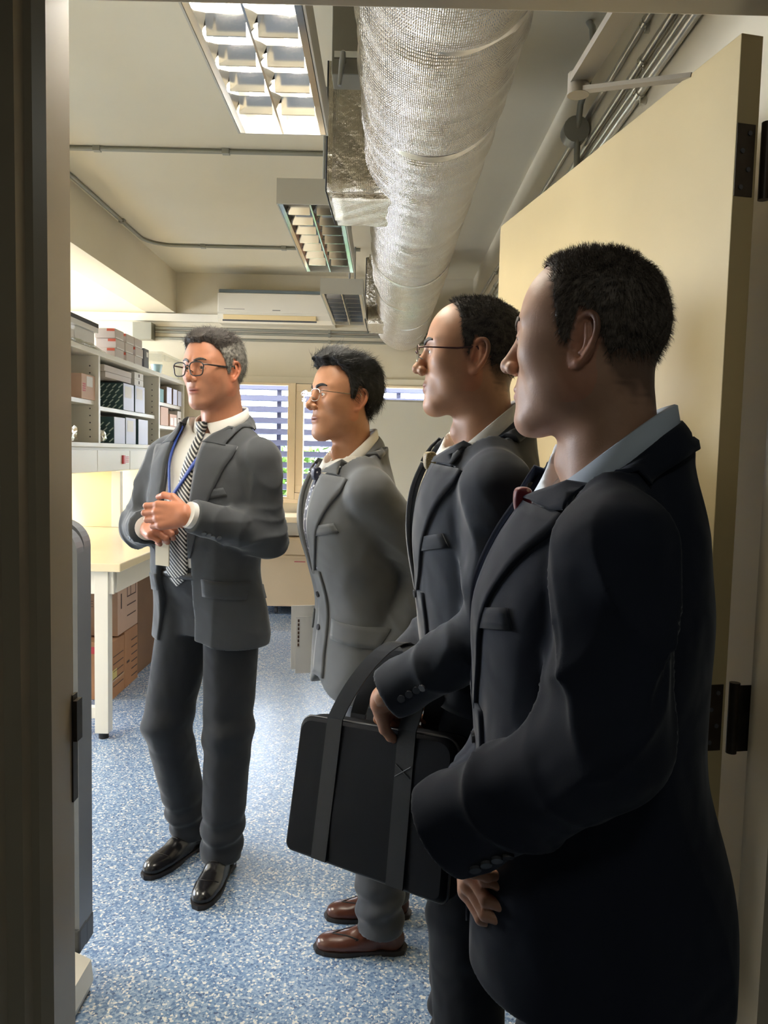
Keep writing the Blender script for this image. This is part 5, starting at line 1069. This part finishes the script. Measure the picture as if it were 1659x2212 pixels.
D = person(dict(seed=12, label='man in navy suit and red tie with cropped hair, nearest the camera', loc=(.322, 1.035), rot=83, scale=.955, bulk=1.04, deep=1.28, flare=.035, fold=1.3, flaps=(1,),
    head=(.256, 1.000, 1.543), head_rot=64, pitch=1, hs=.985, skin=rgb(190, 146, 118), skin_name='skin_light_tan', lip=rgb(168, 106, 96), stubble=.1, look=0, fineh=.0021,
    face=dict(wide=1.03, long=.91, cheek=1.08, jaw=1.08, neck=1.08, nose=.96, ear=1.05, eye=.0028, hair=dict(line_y=LINE_Y, line_z=[-.090, -.084, -.064, -.050, -.022, .012, .014, -.026, -.020, .030, .074, .098, .114], rag=.006, t_side=.0014, t_top=.003, recede=.016, fade=.026, wave=.0006, wf=200, flow=(0, .2, .5, .2), strands=16000, len=.0065, rise=.7, w=.00028, scalp=.75)),
    hair_mat=hair_mat('hair_brown_black', rgb(64, 55, 48), rgb(122, 109, 96)),
    jacket_mat=cloth('navy_suit', rgb(31, 35, 47), sheen=.12), trouser_mat=cloth('navy_trousers', rgb(24, 26, 35), sheen=.12), shirt_mat=B_SHIRT, button_mat=BTN, tie_mat=dot_mat('red_dotted_tie', rgb(112, 22, 32), rgb(178, 140, 120), 70, .16), tie_end=1.10,
    open=VOPEN(.955, 1.10), lapel=(1.05, 1.345), overlap=True, buttons=(1.05, .94), hem=.745, cutaway=.03, h=.0045,
    armL=dict(elbow=(.245, .812, 1.095), wrist=(.075, .900, .940), cuff_side=(.6, -1, -.1), r=(.071, .072, .060), cuff=False, hand=dict(s=.88, d=(.34, .66, -.50), n=(-.85, .1, -.4), side=1, curl=[(.7, 1.0, .6)]*4, thumb=[(.5, .4), (.2, .4), (0, .4)])),
    armR=dict(elbow=(.270, 1.215, 1.070), wrist=(.125, 1.040, .890), hand=dict(d=(-.05, -.80, -.4), n=(-.7, .5, .3), side=-1, curl=[(.5, .8, .5)]*4, thumb=[(.5, .4), (.2, .4), (0, .4)])),
    legL=dict(knee=(.300, .940, .47), ankle=(.315, .940, .09), dir=(-1, .0)), legR=dict(knee=(.300, 1.125, .47), ankle=(.315, 1.130, .09), dir=(-1, .1)), shoe=.88, shoe_mat=LEATHER_K))

# lanyard and badge of the man in the charcoal suit
BLUE = mat('blue_lanyard', rgb(36, 66, 150), .5); CLIP = mat('clear_clip', rgb(224, 228, 232), .2)
ln_ = bpy.data.objects.new('lanyard', None); link(ln_, A['root']); ln_['label'] = 'blue ribbon lanyard with a white card badge'
S_ = A['S']; fA = lambda p: A['shirt'](p)
end = np.array((.030, .16, 1.235*S_))
for sg, w_ in ((-1, .0095), (1, .0055)):
    st = np.array((A['nx']+sg*.085, A['ny']+.03, 1.462*S_)); rows = []
    for t in np.linspace(0, 1, 24):
        p = st*(1-t)+end*t; p[1] = .13*(.4+.6*t)+.03; p[0] += sg*.010*math.sin(math.pi*t); rows.append([p+np.array((-w_, 0, -.35*sg*w_)), p, p+np.array((w_, 0, .35*sg*w_))])
    shell(np.array(rows), fA, .0125, .0145).build('ribbon', BLUE, ln_)
e1 = onto(fA, end[None], .016)[0]; MB().box(e1+(-.006, -.002, -.012), e1+(.006, .004, .004), .001).build('clip', CLIP, ln_)
MB().strip([e1+(-.005, .001, -.012), e1+(-.007, .004, -.055)], [e1+(.005, .001, -.012), e1+(.004, .004, -.055)], .002).build('short_strap', BLUE, ln_)
bp_ = e1+np.array((.012, .022, -.205)); MB().box(bp_+(-.036, -.002, -.0), bp_+(.022, .002, .10), .001).build('badge', mat('badge_card', rgb(206, 198, 176), .35), ln_)
MB().box(e1+(-.008, .0, -.075), e1+(.006, .006, -.052), .001).build('clip', CLIP, ln_)

# booklet held by the man in the mid-grey suit
bk = empty('booklet', (-.222, 2.245, .760), math.radians(14), 'white printed booklet held beside the mid-grey jacket', 'booklet')
for k, (a_, dz_) in enumerate(((0, 0), (.09, -.012))):
    q = Box('cover' if k else 'page', (-.045+.014*k, -.004*k, dz_), (.055, .003-.004*k, .19+dz_-.02*k), mat('booklet_paper', rgb(206, 206, 206), .6), bk)
for k in range(7): Box('print_line', (-.026, -.0055, .07+.012*k), (-.021, -.0045, .078+.012*k), INKD, bk)

# tote bag hanging from the forearm of the man in the dark navy suit
bl_ = at_y(607, 1832, 1.63); br = at_y(962, 1962, 1.335); tl = at_y(648, 1545, 1.63); tr_ = at_y(985, 1600, 1.335)
bg_ = empty('tote_bag', tuple((bl_+br)/2), 0, 'black fabric document bag with two webbing handles hanging from a forearm', 'bag'); bo_ = np.array((bl_+br)/2)
BAGM = mat('black_nylon', rgb(18, 19, 23), .7, spec=.12, noise=(8, .08), bump=(500, .15, .001)); WEB = mat('black_webbing', rgb(26, 26, 28), .5, spec=.25, bump=(700, .25, .001)); PIPE = mat('bag_piping', rgb(52, 52, 54), .3)
def bq(u_, v_):                                    # point on the bag's front plane
    return (bl_*(1-u_)+br*u_)*(1-v_)+(tl*(1-u_)+tr_*u_)*v_-bo_
nrm = np.cross(br-bl_, tl-bl_); nrm /= np.linalg.norm(nrm)
if nrm[1] > 0: nrm = -nrm
def rr_out(rad=.09, n=7):
    o_ = []
    for cx_, cy_, a0 in ((1-rad*.8, 1-rad, 0), (rad*.8, 1-rad, R90), (rad*.6, rad*.6, 2*R90), (1-rad*.6, rad*.6, 3*R90)):
        q = 1 if cy_ > .5 else .6
        for a in np.linspace(a0, a0+R90, n): o_.append((cx_+rad*.8*q*math.cos(a), cy_+rad*q*math.sin(a)))
    return o_
ol = rr_out(); m = MB(); nn = len(ol); layers = []
for k, (inset, dep) in enumerate(((.05, .000), (.012, .006), (0, .020), (0, .040), (.012, .056), (.05, .062))):
    layers.append([bq(.5+(u_-.5)*(1-inset), .5+(v_-.5)*(1-inset))-nrm*dep for u_, v_ in ol])
V = [p for l in layers for p in l]; F = [(i*nn+j, i*nn+(j+1) % nn, (i+1)*nn+(j+1) % nn, (i+1)*nn+j) for i in range(len(layers)-1) for j in range(nn)]
m.add(V, F, True)
for li, sgn in ((0, 1), (len(layers)-1, -1)):
    cpt = bq(.5, .5)-nrm*(-.004 if li == 0 else .066); ring = layers[li]; mid = [np.array(p)*.5+cpt*.5 for p in ring]
    m.add(list(ring)+mid+[cpt], [(j, (j+1) % nn, nn+(j+1) % nn, nn+j) for j in range(nn)]+[(nn+j, nn+(j+1) % nn, 2*nn) for j in range(nn)], True)
m.build('bag_body', BAGM, bg_)
Tube('piping', [bq(u_, v_)-nrm*.012 for u_, v_ in ol+[ol[0]]], .003, PIPE, bg_, 6)
ap = at_y(812, 1395, 1.385)-bo_
def handle(off, u0, u1, top):
    c_ = []
    for v_ in np.linspace(.02, 1.02, 12): c_.append(bq(u0, v_)+nrm*off)
    pl = c_[-1]; prr = bq(u1, 1.02)+nrm*off
    arc = [pl*(1-t)**3+3*t*(1-t)**2*(pl*.35+top*.65+np.array((-.02, 0, -.01)))+3*t*t*(1-t)*(top+np.array((.02, 0, .02)))+t**3*(top+np.array((.05, -.01, .0))) for t in np.linspace(0, 1, 12)]
    arc2 = [(top+np.array((.05, -.01, .0)))*(1-t)**2+2*t*(1-t)*(top*.4+prr*.6+np.array((.055, -.075, .07)))+t*t*prr for t in np.linspace(0, 1, 12)]
    dn = [bq(u1, v_)+nrm*off for v_ in np.linspace(1.0, .02, 12)]
    path = c_+arc[1:]+arc2[1:]+dn; wv = (br-bl_)/np.linalg.norm(br-bl_)*.0215
    m_ = MB(); m_.strip([p-wv for p in path], [p+wv for p in path], .003, None, False); return m_.build('handle', WEB, bg_)
handle(.004, .27, .735, at_y(822, 1388, 1.455)-bo_)
handle(-.066, .27, .735, at_y(838, 1400, 1.475)-bo_)
for u_ in (.735,): 
    a_, b_, c_, d_ = [bq(u_+du, vv)+nrm*.0068 for du, vv in ((-.045, .80), (.045, .80), (.045, .72), (-.045, .72))]
    Tube('stitch_cross', [a_, c_], .0009, PIPE, bg_, 5); Tube('stitch_cross', [b_, d_], .0009, PIPE, bg_, 5)
